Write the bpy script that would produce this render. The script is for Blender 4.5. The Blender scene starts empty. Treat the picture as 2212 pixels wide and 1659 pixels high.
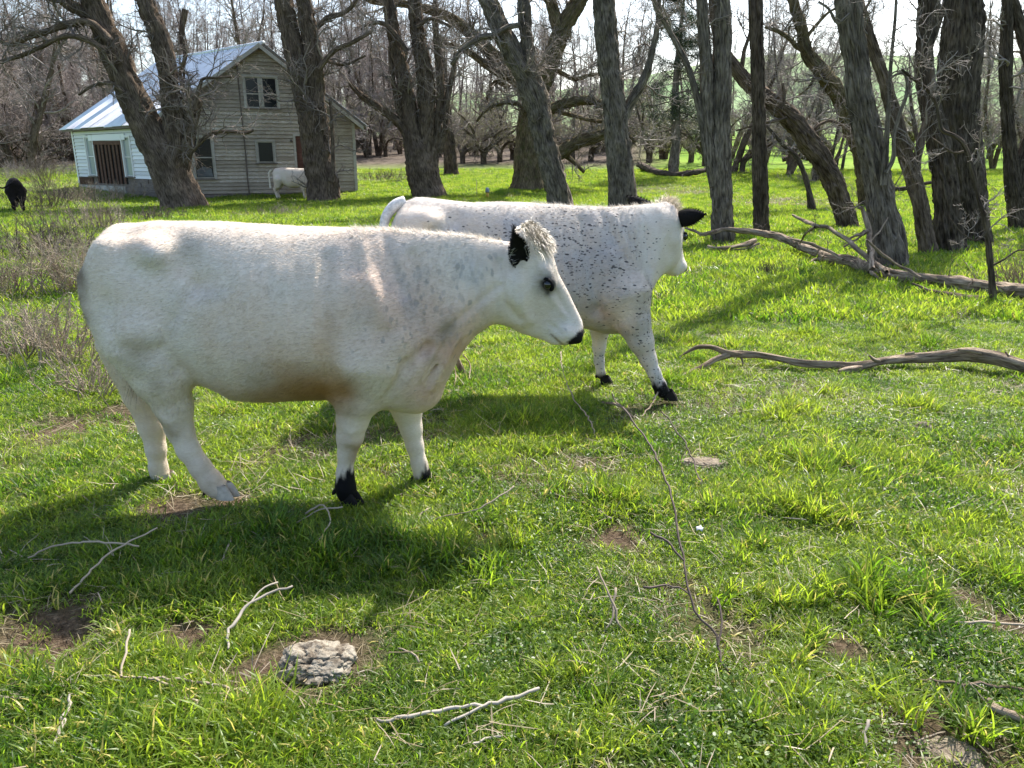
import bpy, math, random
import numpy as np
from mathutils import Vector, Matrix

# ------------------------------------------------------------------ camera, sky, sun, exposure
SC = bpy.context.scene
F = 1671.0; CU = 1106.0; CV = 829.5          # photo seen at 2212 x 1659
PITCH = math.radians(16.3); CAMH = 1.65
cam_d = bpy.data.cameras.new('camera'); cam = bpy.data.objects.new('camera', cam_d)
SC.collection.objects.link(cam); SC.camera = cam
cam.location = (0, 0, CAMH); cam.rotation_euler = (math.pi/2 - PITCH, 0, 0)
cam_d.sensor_width = 36; cam_d.lens = 36*F/2212; cam_d.clip_end = 3000; cam_d.clip_start = 0.05
SUN_AZ = math.radians(29); SUN_EL = math.radians(49)     # azimuth from +Y towards +X
W = bpy.data.worlds.new('World'); SC.world = W; W.use_nodes = True
wn = W.node_tree.nodes; bg = wn['Background']
sky = wn.new('ShaderNodeTexSky'); sky.sky_type = 'NISHITA'; sky.sun_disc = False
sky.sun_elevation = SUN_EL; sky.sun_rotation = SUN_AZ
sky.air_density = 1.0; sky.dust_density = 2.2; sky.ozone_density = 1.0
W.node_tree.links.new(sky.outputs[0], bg.inputs[0]); bg.inputs[1].default_value = 0.145
sl = bpy.data.lights.new('sun', 'SUN'); sl.energy = 4.4; sl.angle = math.radians(0.6); sl.color = (1, 0.955, 0.88)
so = bpy.data.objects.new('sun', sl); SC.collection.objects.link(so)
SV = Vector((math.sin(SUN_AZ)*math.cos(SUN_EL), math.cos(SUN_AZ)*math.cos(SUN_EL), math.sin(SUN_EL)))
so.rotation_euler = SV.to_track_quat('Z', 'Y').to_euler(); so.location = (20, 40, 40)
vs = SC.view_settings
vs.view_transform = 'Standard'; vs.look = 'None'; vs.gamma = 1; vs.use_curve_mapping = False
vs.exposure = 1.10
SC.cycles.max_bounces = 6; SC.cycles.diffuse_bounces = 3; SC.cycles.transmission_bounces = 4
SC.cycles.transparent_max_bounces = 8

rnd = random.Random(5)
R = np.random.default_rng(7)

# ------------------------------------------------------------------ helpers: noise, projection, meshes
def _hash(ix, iy, iz, s):
    h = (ix*374761393 + iy*668265263 + iz*2147483647 + s*974634777) & 0xffffffff
    h = ((h ^ (h >> 13))*1274126177) & 0xffffffff
    return ((h ^ (h >> 16)) & 0xffff)/65535.0
def vnoise(x, y, z=0.0, s=0):
    x, y, z = np.broadcast_arrays(np.asarray(x, float), np.asarray(y, float), np.asarray(z, float))
    ix = np.floor(x).astype(np.int64); iy = np.floor(y).astype(np.int64); iz = np.floor(z).astype(np.int64)
    fx = x-ix; fy = y-iy; fz = z-iz
    fx = fx*fx*(3-2*fx); fy = fy*fy*(3-2*fy); fz = fz*fz*(3-2*fz)
    def c(a, b, d): return _hash(ix+a, iy+b, iz+d, s)
    x00 = c(0,0,0)*(1-fx)+c(1,0,0)*fx; x10 = c(0,1,0)*(1-fx)+c(1,1,0)*fx
    x01 = c(0,0,1)*(1-fx)+c(1,0,1)*fx; x11 = c(0,1,1)*(1-fx)+c(1,1,1)*fx
    y0 = x00*(1-fy)+x10*fy; y1 = x01*(1-fy)+x11*fy
    return (y0*(1-fz)+y1*fz)*2-1
def fbm(x, y, z=0.0, o=4, s=0):
    t = 0; a = 0.5
    for k in range(o):
        t = t + a*vnoise(np.asarray(x)*2**k, np.asarray(y)*2**k, np.asarray(z)*2**k, s+k*17); a *= .5
    return t
def sstep(a, b, x):
    t = np.clip((x-a)/(b-a), 0, 1); return t*t*(3-2*t)

def hgt(x, y):
    x = np.asarray(x, float); y = np.asarray(y, float)
    sp = lambda t, k: np.logaddexp(0, t/k)*k
    h = 0.055*sp(y-31, 1.5) - 0.020*sp(y-66, 4)
    hill = sstep(170, 560, y)*(22 + 26*sstep(10, 190, x) + 3*np.sin(x*.012+1))
    h = h + hill
    near = np.clip((y+4)/8, 0, 1)
    h = h + 0.030*fbm(x*.9, y*.9, 0, 3, 3)*near + 0.07*fbm(x*.16, y*.16, 4, 2, 5)*sstep(5, 14, y)
    # small hollows of bare ground
    for (px, py, r, dz) in HOLES:
        h = h - dz*np.exp(-((x-px)**2+(y-py)**2)/(r*r))
    return h
HOLES = []
FWD = np.array([0, math.cos(PITCH), -math.sin(PITCH)]); UP = np.array([0, math.sin(PITCH), math.cos(PITCH)])
def ray(u, v): return FWD + np.array([1.0, 0, 0])*((u-CU)/F) + UP*(-(v-CV)/F)
def at(u, v, Y):
    d = ray(u, v); t = Y/d[1]; return np.array([0, 0, CAMH]) + d*t
def depth(u, v, Y): return Y/ray(u, v)[1]
def ground(u, v):
    d = ray(u, v); t = 1.0
    while t < 1200:
        p = d*t; z = CAMH+p[2]
        if z < hgt(p[0], p[1]):
            lo, hi = t/1.03, t
            for _ in range(30):
                m = (lo+hi)/2; q = d*m
                if CAMH+q[2] < hgt(q[0], q[1]): hi = m
                else: lo = m
            q = d*hi; return np.array([q[0], q[1], CAMH+q[2]])
        t *= 1.03
    q = d*400; return np.array([q[0], q[1], float(hgt(q[0], q[1]))])
for (u, v, r, dz) in [(150, 1385, .09, .07), (95, 1395, .16, .045), (235, 915, .25, .04), (1050, 1180, .07, .03), (2040, 1625, .14, .03), (410, 1375, .08, .03)]:
    g = ground(u, v); HOLES.append((g[0], g[1], r, dz))

ROOT = SC.collection
def tagp(o, label=None, cat=None, group=None, kind=None):
    if label: o['label'] = label
    if cat: o['category'] = cat
    if group: o['group'] = group
    if kind: o['kind'] = kind
    return o
def empty(name, loc, label=None, cat=None, group=None, rz=0):
    o = bpy.data.objects.new(name, None); o.location = tuple(loc); o.rotation_euler = (0, 0, rz)
    o.empty_display_size = .2; ROOT.objects.link(o); return tagp(o, label, cat, group)
def link(name, me, mat=None, parent=None, loc=None):
    if mat is not None and not me.materials: me.materials.append(mat)
    o = bpy.data.objects.new(name, me); ROOT.objects.link(o)
    if parent is not None: o.parent = parent
    if loc is not None: o.location = tuple(loc)
    return o
def mesh_np(name, V, faces_list, smooth=True):
    """faces_list: list of (n,k) int arrays"""
    me = bpy.data.meshes.new(name); V = np.asarray(V, np.float32)
    faces_list = [np.asarray(f, np.int32) for f in faces_list if len(f)]
    tot = sum(f.shape[0] for f in faces_list); loops = sum(f.size for f in faces_list)
    me.vertices.add(len(V)); me.vertices.foreach_set('co', V.ravel())
    me.loops.add(loops); me.polygons.add(tot)
    me.loops.foreach_set('vertex_index', np.concatenate([f.ravel() for f in faces_list]))
    st = []; s = 0
    for f in faces_list:
        st.append(s+np.arange(f.shape[0])*f.shape[1]); s += f.size
    me.polygons.foreach_set('loop_start', np.concatenate(st).astype(np.int32))
    me.update(calc_edges=True)
    me.polygons.foreach_set('use_smooth', np.full(tot, smooth, bool))
    me.update(); return me
def vattr(me, name, arr, typ):
    a = me.attributes.new(name, typ, 'POINT')
    arr = np.asarray(arr, np.float32)
    if typ == 'FLOAT': a.data.foreach_set('value', arr.ravel())
    elif typ == 'FLOAT_COLOR':
        if arr.shape[1] == 3: arr = np.concatenate([arr, np.ones((len(arr), 1), np.float32)], 1)
        a.data.foreach_set('color', arr.ravel())
    else: a.data.foreach_set('vector', arr.ravel())
def catmull(P, step):
    P = np.asarray(P, float)
    if len(P) < 3:
        n = max(2, int(np.linalg.norm(P[-1,:3]-P[0,:3])/step)+1)
        t = np.linspace(0, 1, n)[:, None]; return P[0]*(1-t)+P[-1]*t
    Q = np.vstack([2*P[0]-P[1], P, 2*P[-1]-P[-2]]); out = []
    for i in range(len(P)-1):
        p0, p1, p2, p3 = Q[i:i+4]
        n = max(1, int(np.ceil(np.linalg.norm(p2[:3]-p1[:3])/step)))
        t = (np.arange(n)/n)[:, None]
        out.append(.5*((2*p1)+(-p0+p2)*t+(2*p0-5*p1+4*p2-p3)*t*t+(-p0+3*p1-3*p2+p3)*t**3))
    out.append(P[-1:]); return np.vstack(out)
def frames(C):
    """C (M,N,3) -> two perpendicular unit vectors per point"""
    T = np.gradient(C, axis=1); T /= np.linalg.norm(T, axis=2, keepdims=True)+1e-9
    ref = np.zeros_like(T); ref[..., 0] = 1.0
    m = np.abs(T[:, :1, 0]) > .8
    ref[np.broadcast_to(m, ref.shape[:2])] = (0, 1, 0)
    A = np.cross(T, ref); A /= np.linalg.norm(A, axis=2, keepdims=True)+1e-9
    return A, np.cross(T, A)
def tubes(C, rad, k=3):
    """C (M,N,3) rad (M,N): returns verts, quads, bark coords"""
    C = np.asarray(C, float); M, N = C.shape[:2]; A, B = frames(C)
    th = np.arange(k)/k*2*np.pi
    V = C[:, :, None] + rad[:, :, None, None]*(A[:, :, None]*np.cos(th)[:, None]+B[:, :, None]*np.sin(th)[:, None])
    V = V.reshape(-1, 3)
    b = (np.arange(M)[:, None, None]*N + np.arange(N-1)[None, :, None])*k
    j = np.arange(k)[None, None]; jn = (j+1) % k
    Q = np.stack([b+j, b+jn, b+k+jn, b+k+j], -1).reshape(-1, 4)
    return V, Q
class Bag:
    """collects geometry for one mesh"""
    def __init__(s): s.V = []; s.Fs = []; s.n = 0
    def add(s, V, Fc):
        Fc = np.asarray(Fc); s.V.append(np.asarray(V, float)); s.Fs.append(Fc+s.n); s.n += len(V)
    def tube(s, P, r, k=6, cap=True):
        P = np.asarray(P, float)[None]; r = np.asarray(r, float)[None]
        V, Q = tubes(P, r, k); s.add(V, Q)
        if cap:
            n = P.shape[1]
            b = s.n-len(V)
            if k in (3, 4, 5, 6, 8):
                s.Fs.append(np.arange(k)[None, ::-1]+b); s.Fs.append(np.arange(k)[None]+b+(n-1)*k)
    def mesh(s, name, smooth=True):
        by = {}
        for f in s.Fs: by.setdefault(f.shape[1], []).append(f)
        return mesh_np(name, np.vstack(s.V), [np.vstack(x) for x in by.values()], smooth)

def hair_strips(roots, nrm, dirs, length, width, shade, cols=None, curl=0.0, segs=2, seed=1):
    """flat tapered strips lying along dirs: V, tris/quads, per-vert normals"""
    n = len(roots); r = np.random.default_rng(seed)
    side = np.cross(dirs, nrm); side /= np.linalg.norm(side, axis=1, keepdims=True)+1e-9
    rows = []
    for k in range(segs+1):
        t = k/segs; c = roots + dirs*(length*t)[:, None] + nrm*(length*.16*math.sin(t*1.5))[:, None]
        if curl: c = c + side*(curl*length*np.sin(t*5+r.random(n)*6))[:, None]
        w = (width*(1-t*.85)/2)[:, None]; rows += [c-side*w, c+side*w]
    V = np.stack(rows, 1).reshape(-1, 3); b = np.arange(n)[:, None]*2*(segs+1); Q = []
    for k in range(segs): Q.append(b+np.array([[2*k, 2*k+1, 2*k+3, 2*k+2]]))
    return V, np.vstack(Q), 2*(segs+1)

# ------------------------------------------------------------------ materials
def new_mat(name):
    m = bpy.data.materials.new(name); m.use_nodes = True; nt = m.node_tree
    return m, nt, nt.nodes['Principled BSDF'], nt.nodes['Material Output']
def N(nt, t, **kw):
    n = nt.nodes.new(t)
    for k, v in kw.items():
        if k == 'inp':
            for a, b in v.items():
                n.inputs[a].default_value = b
        else: setattr(n, k, v)
    return n
def ramp(nt, fac, stops):
    r = nt.nodes.new('ShaderNodeValToRGB'); e = r.color_ramp.elements
    while len(e) < len(stops): e.new(0.5)
    for el, (p, c) in zip(e, stops): el.position = p; el.color = (*c, 1) if len(c) == 3 else c
    nt.links.new(fac, r.inputs[0]); return r.outputs[0]
def noise_tex(nt, vec, scale, detail=4, rough=.55, dist=0):
    n = N(nt, 'ShaderNodeTexNoise'); n.inputs['Scale'].default_value = scale; n.inputs['Detail'].default_value = detail
    n.inputs['Roughness'].default_value = rough; n.inputs['Distortion'].default_value = dist
    if vec is not None: nt.links.new(vec, n.inputs['Vector'])
    return n.outputs[0]
def mapping(nt, vec, scale=(1,1,1), rot=(0,0,0)):
    m = N(nt, 'ShaderNodeMapping'); m.inputs['Scale'].default_value = scale; m.inputs['Rotation'].default_value = rot
    nt.links.new(vec, m.inputs[0]); return m.outputs[0]
def mixc(nt, fac, a, b, mode='MIX'):
    m = N(nt, 'ShaderNodeMix', data_type='RGBA', blend_type=mode)
    for sock, val in ((0, fac), (6, a), (7, b)):
        if isinstance(val, (int, float)): m.inputs[sock].default_value = val
        elif isinstance(val, tuple): m.inputs[sock].default_value = (*val, 1)
        else: nt.links.new(val, m.inputs[sock])
    return m.outputs[2]
def math_n(nt, op, a, b=None, c=None, clamp=False):
    m = N(nt, 'ShaderNodeMath', operation=op, use_clamp=clamp)
    for i, val in enumerate((a, b, c)):
        if val is None: continue
        if isinstance(val, (int, float)): m.inputs[i].default_value = val
        else: nt.links.new(val, m.inputs[i])
    return m.outputs[0]
def bump(nt, h, dist, strength=1.0):
    b = N(nt, 'ShaderNodeBump'); b.inputs['Distance'].default_value = dist; b.inputs['Strength'].default_value = strength
    nt.links.new(h, b.inputs['Height']); return b.outputs[0]
def attr(nt, name):
    return N(nt, 'ShaderNodeAttribute', attribute_name=name)

def mat_bark(name, dark, light, moss=0.0):
    dark = tuple(x*.95*w for x, w in zip(dark, (1.08, 1, .9))); light = tuple(min(.6, x*1.5*w) for x, w in zip(light, (1.06, 1, .90)))
    m, nt, p, o = new_mat(name); L = nt.links
    a = attr(nt, 'bark').outputs['Vector']
    st = mapping(nt, a, (1, 1, .16))
    n1 = noise_tex(nt, st, 34, 5, .62, .3)
    n2 = noise_tex(nt, mapping(nt, a, (1, 1, .35)), 95, 3, .6)
    n3 = noise_tex(nt, a, 2.3, 3)
    c = ramp(nt, n1, [(.34, dark), (.50, tuple(.5*(x+y) for x, y in zip(dark, light))), (.66, light)])
    c = mixc(nt, ramp(nt, n3, [(.4, (0,0,0)), (.7, (1,1,1))]), c, mixc(nt, .6, c, tuple(x*.7 for x in dark)))
    if moss:
        n4 = noise_tex(nt, a, 5.0, 4)
        c = mixc(nt, math_n(nt, 'MULTIPLY', ramp(nt, n4, [(.52, (0,0,0)), (.7, (1,1,1))]), moss), c, (.10, .10, .035))
    L.new(c, p.inputs['Base Color']); p.inputs['Roughness'].default_value = .95; p.inputs['Specular IOR Level'].default_value = .15
    h = math_n(nt, 'ADD', math_n(nt, 'MULTIPLY', n1, 1.0), math_n(nt, 'MULTIPLY', n2, .35))
    L.new(bump(nt, h, .032, 1.0), p.inputs['Normal']); return m
BARK = mat_bark('bark_brown', (.045, .033, .025), (.175, .14, .112))
BARKG = mat_bark('bark_grey', (.05, .043, .036), (.21, .185, .16))
BARKM = mat_bark('bark_mossy', (.04, .031, .02), (.17, .14, .09), .8)
BARKD = mat_bark('bark_dark', (.030, .024, .019), (.125, .103, .084))
DEADW = mat_bark('dead_wood', (.10, .075, .055), (.36, .30, .24))

def mat_twig(name, c1, c2):
    m, nt, p, o = new_mat(name); g = N(nt, 'ShaderNodeNewGeometry').outputs['Position']
    n = noise_tex(nt, g, .9, 3)
    nt.links.new(ramp(nt, n, [(.35, c1), (.65, c2)]), p.inputs['Base Color'])
    p.inputs['Roughness'].default_value = .7; p.inputs['Specular IOR Level'].default_value = .3; return m
TWIG = mat_twig('twig_brown', (.15, .12, .10), (.30, .25, .205))
TWIGP = mat_twig('twig_far', (.22, .185, .165), (.38, .325, .295))
TWIGL = mat_twig('twig_pale', (.26, .22, .15), (.42, .36, .26))
WEED = mat_twig('weed_grey', (.22, .17, .12), (.42, .345, .25))
WEEDD = mat_twig('weed_dark', (.07, .05, .04), (.15, .11, .085))
STRAW = mat_twig('straw', (.42, .33, .17), (.60, .50, .30))
PALEW = mat_twig('bleached_wood', (.24, .20, .16), (.46, .41, .34))

def mat_leaf(name, d1, d2, t1, t2, sc=1.3, yellow=None, tw=.5):
    m, nt, p, o = new_mat(name); L = nt.links
    g = N(nt, 'ShaderNodeNewGeometry').outputs['Position']; oi = N(nt, 'ShaderNodeObjectInfo').outputs['Random']
    n = noise_tex(nt, g, sc, 3); v = math_n(nt, 'ADD', math_n(nt, 'MULTIPLY', n, .75), math_n(nt, 'MULTIPLY', oi, .25))
    cd = ramp(nt, v, [(.38, d1), (.58, d2)]); ct = ramp(nt, v, [(.38, t1), (.58, t2)])
    ar = attr(nt, 'blade').outputs['Fac']
    if yellow:
        f = ramp(nt, ar, [(.90, (0,0,0)), (.97, (1,1,1))]); cd = mixc(nt, f, cd, yellow); ct = mixc(nt, f, ct, yellow)
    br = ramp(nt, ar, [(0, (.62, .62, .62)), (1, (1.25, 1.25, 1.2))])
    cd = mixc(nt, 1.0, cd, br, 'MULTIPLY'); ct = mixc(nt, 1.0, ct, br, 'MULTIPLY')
    L.new(cd, p.inputs['Base Color']); p.inputs['Roughness'].default_value = .42; p.inputs['Specular IOR Level'].default_value = .45
    tr = N(nt, 'ShaderNodeBsdfTranslucent'); L.new(ct, tr.inputs[0])
    mx = N(nt, 'ShaderNodeMixShader'); mx.inputs[0].default_value = tw
    L.new(p.outputs[0], mx.inputs[1]); L.new(tr.outputs[0], mx.inputs[2]); L.new(mx.outputs[0], o.inputs[0]); return m
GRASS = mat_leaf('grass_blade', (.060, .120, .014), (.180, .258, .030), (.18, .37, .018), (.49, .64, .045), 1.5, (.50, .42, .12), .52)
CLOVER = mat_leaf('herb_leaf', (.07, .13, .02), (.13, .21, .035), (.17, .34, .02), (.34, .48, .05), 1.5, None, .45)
DRYG = mat_leaf('dry_grass', (.24, .19, .11), (.42, .34, .21), (.30, .24, .12), (.46, .38, .22), 2.0, None, .3)
BUDS = mat_leaf('bud_leaf', (.12, .13, .05), (.20, .21, .08), (.22, .25, .07), (.36, .38, .12), 2.0, None, .5)
NEEDLE = mat_leaf('needle', (.020, .035, .016), (.045, .068, .028), (.03, .05, .02), (.06, .09, .03), .5, None, .25)

def mat_ground():
    m, nt, p, o = new_mat('ground_soil'); L = nt.links
    g = N(nt, 'ShaderNodeNewGeometry').outputs['Position']
    soil = attr(nt, 'soil').outputs['Fac']; far = attr(nt, 'far').outputs['Fac']; lit = attr(nt, 'litter').outputs['Fac']
    n1 = noise_tex(nt, g, 1.7, 6, .6); n2 = noise_tex(nt, g, 42, 5, .65); n3 = noise_tex(nt, g, .10, 5, .6)
    brown = ramp(nt, n2, [(.3, (.045, .030, .020)), (.55, (.13, .092, .062)), (.75, (.26, .20, .14))])
    green = ramp(nt, n1, [(.35, (.030, .055, .012)), (.6, (.065, .11, .018)), (.75, (.11, .13, .04))])
    near = mixc(nt, soil, green, brown)
    fg = ramp(nt, n3, [(.35, (.12, .22, .030)), (.50, (.20, .32, .045)), (.64, (.26, .36, .07)), (.74, (.27, .25, .13))])
    c = mixc(nt, far, near, fg)
    c = mixc(nt, lit, c, ramp(nt, n1, [(.35, (.075, .060, .045)), (.6, (.17, .135, .11)), (.72, (.12, .14, .05))]))
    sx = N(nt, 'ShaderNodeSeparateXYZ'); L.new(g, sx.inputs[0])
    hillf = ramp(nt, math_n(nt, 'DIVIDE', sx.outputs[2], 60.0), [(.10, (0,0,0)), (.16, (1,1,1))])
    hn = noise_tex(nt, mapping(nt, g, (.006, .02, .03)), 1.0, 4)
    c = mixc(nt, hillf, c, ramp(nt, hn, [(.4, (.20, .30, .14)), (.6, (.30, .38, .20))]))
    L.new(c, p.inputs['Base Color']); p.inputs['Roughness'].default_value = 1; p.inputs['Specular IOR Level'].default_value = .05
    L.new(bump(nt, math_n(nt, 'ADD', n2, math_n(nt, 'MULTIPLY', noise_tex(nt, g, 160, 3), .4)), .03, .9), p.inputs['Normal']); return m
GROUND = mat_ground()

def mat_simple(name, col, rough=.6, metal=0, spec=.4, nscale=None, var=.25, bmp=0):
    m, nt, p, o = new_mat(name)
    p.inputs['Roughness'].default_value = rough; p.inputs['Metallic'].default_value = metal; p.inputs['Specular IOR Level'].default_value = spec
    t = N(nt, 'ShaderNodeTexCoord').outputs['Object']
    n = noise_tex(nt, t, nscale or 8, 5, .6)
    lo = tuple(x*(1-var) for x in col); hi = tuple(min(1, x*(1+var)) for x in col)
    nt.links.new(ramp(nt, n, [(.35, lo), (.65, hi)]), p.inputs['Base Color'])
    if bmp: nt.links.new(bump(nt, n, bmp), p.inputs['Normal'])
    return m

# ------------------------------------------------------------------ ground sheet
def soil_mask(x, y):
    s = sstep(.12, .42, fbm(x*1.3+9+.4*y, y*1.3-.4*x, 2, 4, 31))*.62
    for (px, py, r) in SOILS: s = np.maximum(s, np.exp(-(((x-px)**2+(y-py)**2)/(r*r))**1.6))
    return np.clip(s, 0, 1)
SOILS = []
for (u, v, r) in [(100, 1395, .26), (40, 1420, .16), (235, 915, .42), (120, 935, .3), (410, 1375, .13), (570, 1450, .16), (690, 1420, .22),
                  (1520, 1000, .17), (1050, 1180, .11), (2045, 1630, .22), (1995, 930, .08), (1330, 1160, .16), (2080, 1290, .10), (840, 1020, .12),
                  (370, 1095, .20), (110, 535, .8), (1430, 412, 2.2), (1700, 440, 2.4), (820, 385, 2.5), (30, 405, 3.0), (1740, 1010, .07), (2180, 1350, .12), (500, 1080, .13), (1815, 1395, .10)]:
    g = ground(u, v); SOILS.append((g[0], g[1], r*1.1))
def axis(fine, n, ext):
    t = np.linspace(-1, 1, n); k = math.asinh(ext/fine*2/n*1.0)
    # sinh spacing with step about 'fine' in the middle
    lo, hi = .5, 14.
    for _ in range(50):
        mid = (lo+hi)/2
        if ext*math.sinh(mid*2/n)/math.sinh(mid) > fine: lo = mid
        else: hi = mid
    return ext*np.sinh(t*lo)/math.sinh(lo)
gx = axis(.045, 330, 900.); gy = 3.4 + axis(.045, 360, 1100.); gy = gy[gy > -60]
X, Y = np.meshgrid(gx, gy); Z = hgt(X, Y)
Z = Z + .012*fbm(X*9, Y*9, 0, 3, 77)*(1-sstep(9, 16, Y))
nx, ny = len(gx), len(gy)
i = (np.arange(ny-1)[:, None]*nx+np.arange(nx-1)[None]).ravel()
gme = mesh_np('ground', np.stack([X, Y, Z], -1).reshape(-1, 3), [np.stack([i, i+1, i+1+nx, i+nx], -1)])
vattr(gme, 'soil', soil_mask(X, Y).ravel(), 'FLOAT'); vattr(gme, 'litter', (sstep(44, 56, Y+3*fbm(X*.1, Y*.1, 0, 3, 3))*(1-sstep(-.02, .06, X/np.maximum(Y, 1)-.16))).ravel(), 'FLOAT'); vattr(gme, 'far', sstep(22, 60, np.hypot(X, Y)).ravel(), 'FLOAT')
tagp(link('ground', gme, GROUND), kind='structure')
def gz(x, y):
    return hgt(x, y) + .012*fbm(np.asarray(x)*9, np.asarray(y)*9, 0, 3, 77)*(1-sstep(9, 16, np.asarray(y)))
# ------------------------------------------------------------------ abandoned farmhouse
def mat_board(name, col, hi, grain=1.0, paint=None, pamt=.5):
    m, nt, p, o = new_mat(name); L = nt.links
    t = N(nt, 'ShaderNodeTexCoord').outputs['Object']; oi = N(nt, 'ShaderNodeObjectInfo').outputs['Random']
    g = noise_tex(nt, mapping(nt, t, (1.3, 1.3, 22)), 3.0, 5, .65, .4); b = noise_tex(nt, t, 1.1, 4)
    c = ramp(nt, g, [(.30, col), (.62, hi)])
    c = mixc(nt, ramp(nt, b, [(.35, (.5,)*3), (.65, (0,)*3)]), c, mixc(nt, 1., c, (.55, .52, .48), 'MULTIPLY'))
    if paint:
        pn = noise_tex(nt, mapping(nt, t, (1, 1, 5)), 7.5, 6, .75); f = ramp(nt, math_n(nt, 'ADD', pn, math_n(nt, 'MULTIPLY', oi, .10)), [(pamt, (0,0,0)), (pamt+.03, (1,1,1))])
        c = mixc(nt, f, c, paint)
    v = math_n(nt, 'ADD', math_n(nt, 'MULTIPLY', oi, .34), .82); vv = N(nt, 'ShaderNodeCombineColor')
    for k in range(3): L.new(v, vv.inputs[k])
    c = mixc(nt, 1.0, c, vv.outputs[0], 'MULTIPLY')
    L.new(c, p.inputs['Base Color']); p.inputs['Roughness'].default_value = .85; p.inputs['Specular IOR Level'].default_value = .2
    L.new(bump(nt, g, .004, .8), p.inputs['Normal']); return m
GREYB = mat_board('weathered_board', (.34, .285, .22), (.55, .48, .385), 1, (.60, .57, .50), .64)
WHITEB = mat_board('peeling_white_board', (.48, .48, .46), (.66, .66, .63), 1, (.84, .85, .84), .40)
SKIRT = mat_board('bare_grey_board', (.13, .105, .088), (.30, .255, .22))
BROWNB = mat_board('brown_slat', (.075, .038, .026), (.17, .095, .065))
TRIMG = mat_board('trim_grey', (.38, .355, .31), (.58, .55, .49)); TRIMW = mat_board('trim_white', (.45, .45, .42), (.62, .62, .58), 1, (.78, .78, .75), .4)
SHADEIN = mat_simple('interior_shade', (.02, .018, .016), .9)
DOORM = mat_board('red_brown_door', (.10, .045, .035), (.17, .085, .065))
GLASS, _nt, _p, _o = new_mat('old_glass'); _p.inputs['Base Color'].default_value = (.012, .015, .018, 1); _p.inputs['Roughness'].default_value = .18; _p.inputs['Specular IOR Level'].default_value = .28
GLASSL, _nt, _p, _o = new_mat('pale_glass'); _p.inputs['Base Color'].default_value = (.30, .36, .36, 1); _p.inputs['Roughness'].default_value = .25
CURT = mat_simple('curtain', (.14, .145, .145), .9, nscale=3)
PIPE = mat_simple('rusty_pipe', (.14, .11, .09), .7, nscale=8)
def mat_tin():
    m, nt, p, o = new_mat('corrugated_tin'); t = N(nt, 'ShaderNodeTexCoord').outputs['Object']; oi = N(nt, 'ShaderNodeObjectInfo').outputs['Random']
    n = noise_tex(nt, t, 1.4, 5, .65); c = ramp(nt, math_n(nt, 'ADD', n, math_n(nt, 'MULTIPLY', oi, .12)), [(.35, (.58, .61, .65)), (.6, (.74, .77, .80)), (.78, (.80, .82, .84))])
    nt.links.new(c, p.inputs['Base Color']); p.inputs['Metallic'].default_value = .35; p.inputs['Roughness'].default_value = .42; return m
TIN = mat_tin()
YC, YR, YL = 31.5, 34.6, 36.8
pC = at(350, 431, YC); pR = at(772, 414, YR); pL = at(174, 403, YL)
ZB = float(pC[2]); house = empty('farmhouse', (pC[0], pC[1], 0), 'abandoned weathered clapboard farmhouse with a steep corrugated tin roof', 'house')
HO = np.array([pC[0], pC[1], 0.0])
class Wall:
    def __init__(s, A, Bp):
        s.O = np.array([A[0], A[1], 0.]); d = np.array([Bp[0]-A[0], Bp[1]-A[1], 0.]); s.len = np.linalg.norm(d); s.e = d/s.len
        n = np.array([s.e[1], -s.e[0], 0.]); s.n = n if n@(np.array([0, 0, 0])-s.O) > 0 else -n
    def uv(s, u, v):
        d = ray(u, v); c = np.array([0, 0, CAMH]); t = ((s.O-c)@s.n)/(d@s.n); p = c+d*t; return (p-s.O)@s.e, p[2]
    def pt(s, a, z, d=0.0): p = s.O+s.e*a+s.n*d; return np.array([p[0], p[1], z])-HO
def prism(pts_front, wall, d0, d1):
    """polygon (a,z) list extruded from depth d0 to d1 in front of the wall"""
    n = len(pts_front); V = [wall.pt(a, z, d0) for a, z in pts_front]+[wall.pt(a, z, d1) for a, z in pts_front]
    Fs = [tuple(range(n)), tuple(range(2*n-1, n-1, -1))]+[(i, (i+1) % n, n+(i+1) % n, n+i) for i in range(n)]
    return V, Fs
def mesh_py(name, V, Fs, smooth=False):
    me = bpy.data.meshes.new(name); me.from_pydata([tuple(map(float, v)) for v in V], [], [tuple(map(int, f)) for f in Fs]); me.update()
    import bmesh
    bm = bmesh.new(); bm.from_mesh(me); bmesh.ops.recalc_face_normals(bm, faces=bm.faces); bm.to_mesh(me); bm.free()
    if smooth: me.polygons.foreach_set('use_smooth', np.ones(len(me.polygons), bool))
    return me
def board(name, wall, a0, a1, z0, z1, d0, d1, mat, parent=None, warp=0):
    a0, a1 = min(a0, a1), max(a0, a1); z0, z1 = min(z0, z1), max(z0, z1)
    V, Fs = prism([(a0, z0), (a1, z0+warp), (a1, z1+warp), (a0, z1)], wall, d0, d1)
    return link(name, mesh_py(name, V, Fs), mat, parent or house)
G = Wall(pC, pR); Lw = Wall(pC, pL)
aP, zP = G.uv(556, 97); 
_, zeL = G.uv(350, 272); zeL = G.uv(350, 258)[1]; aR = G.len; zeR = G.uv(772, 262)[1]
def roofz(a): return zeL+(zP-zeL)*a/aP if a < aP else zP+(zeR-zP)*(a-aP)/(aR-aP)
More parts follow.
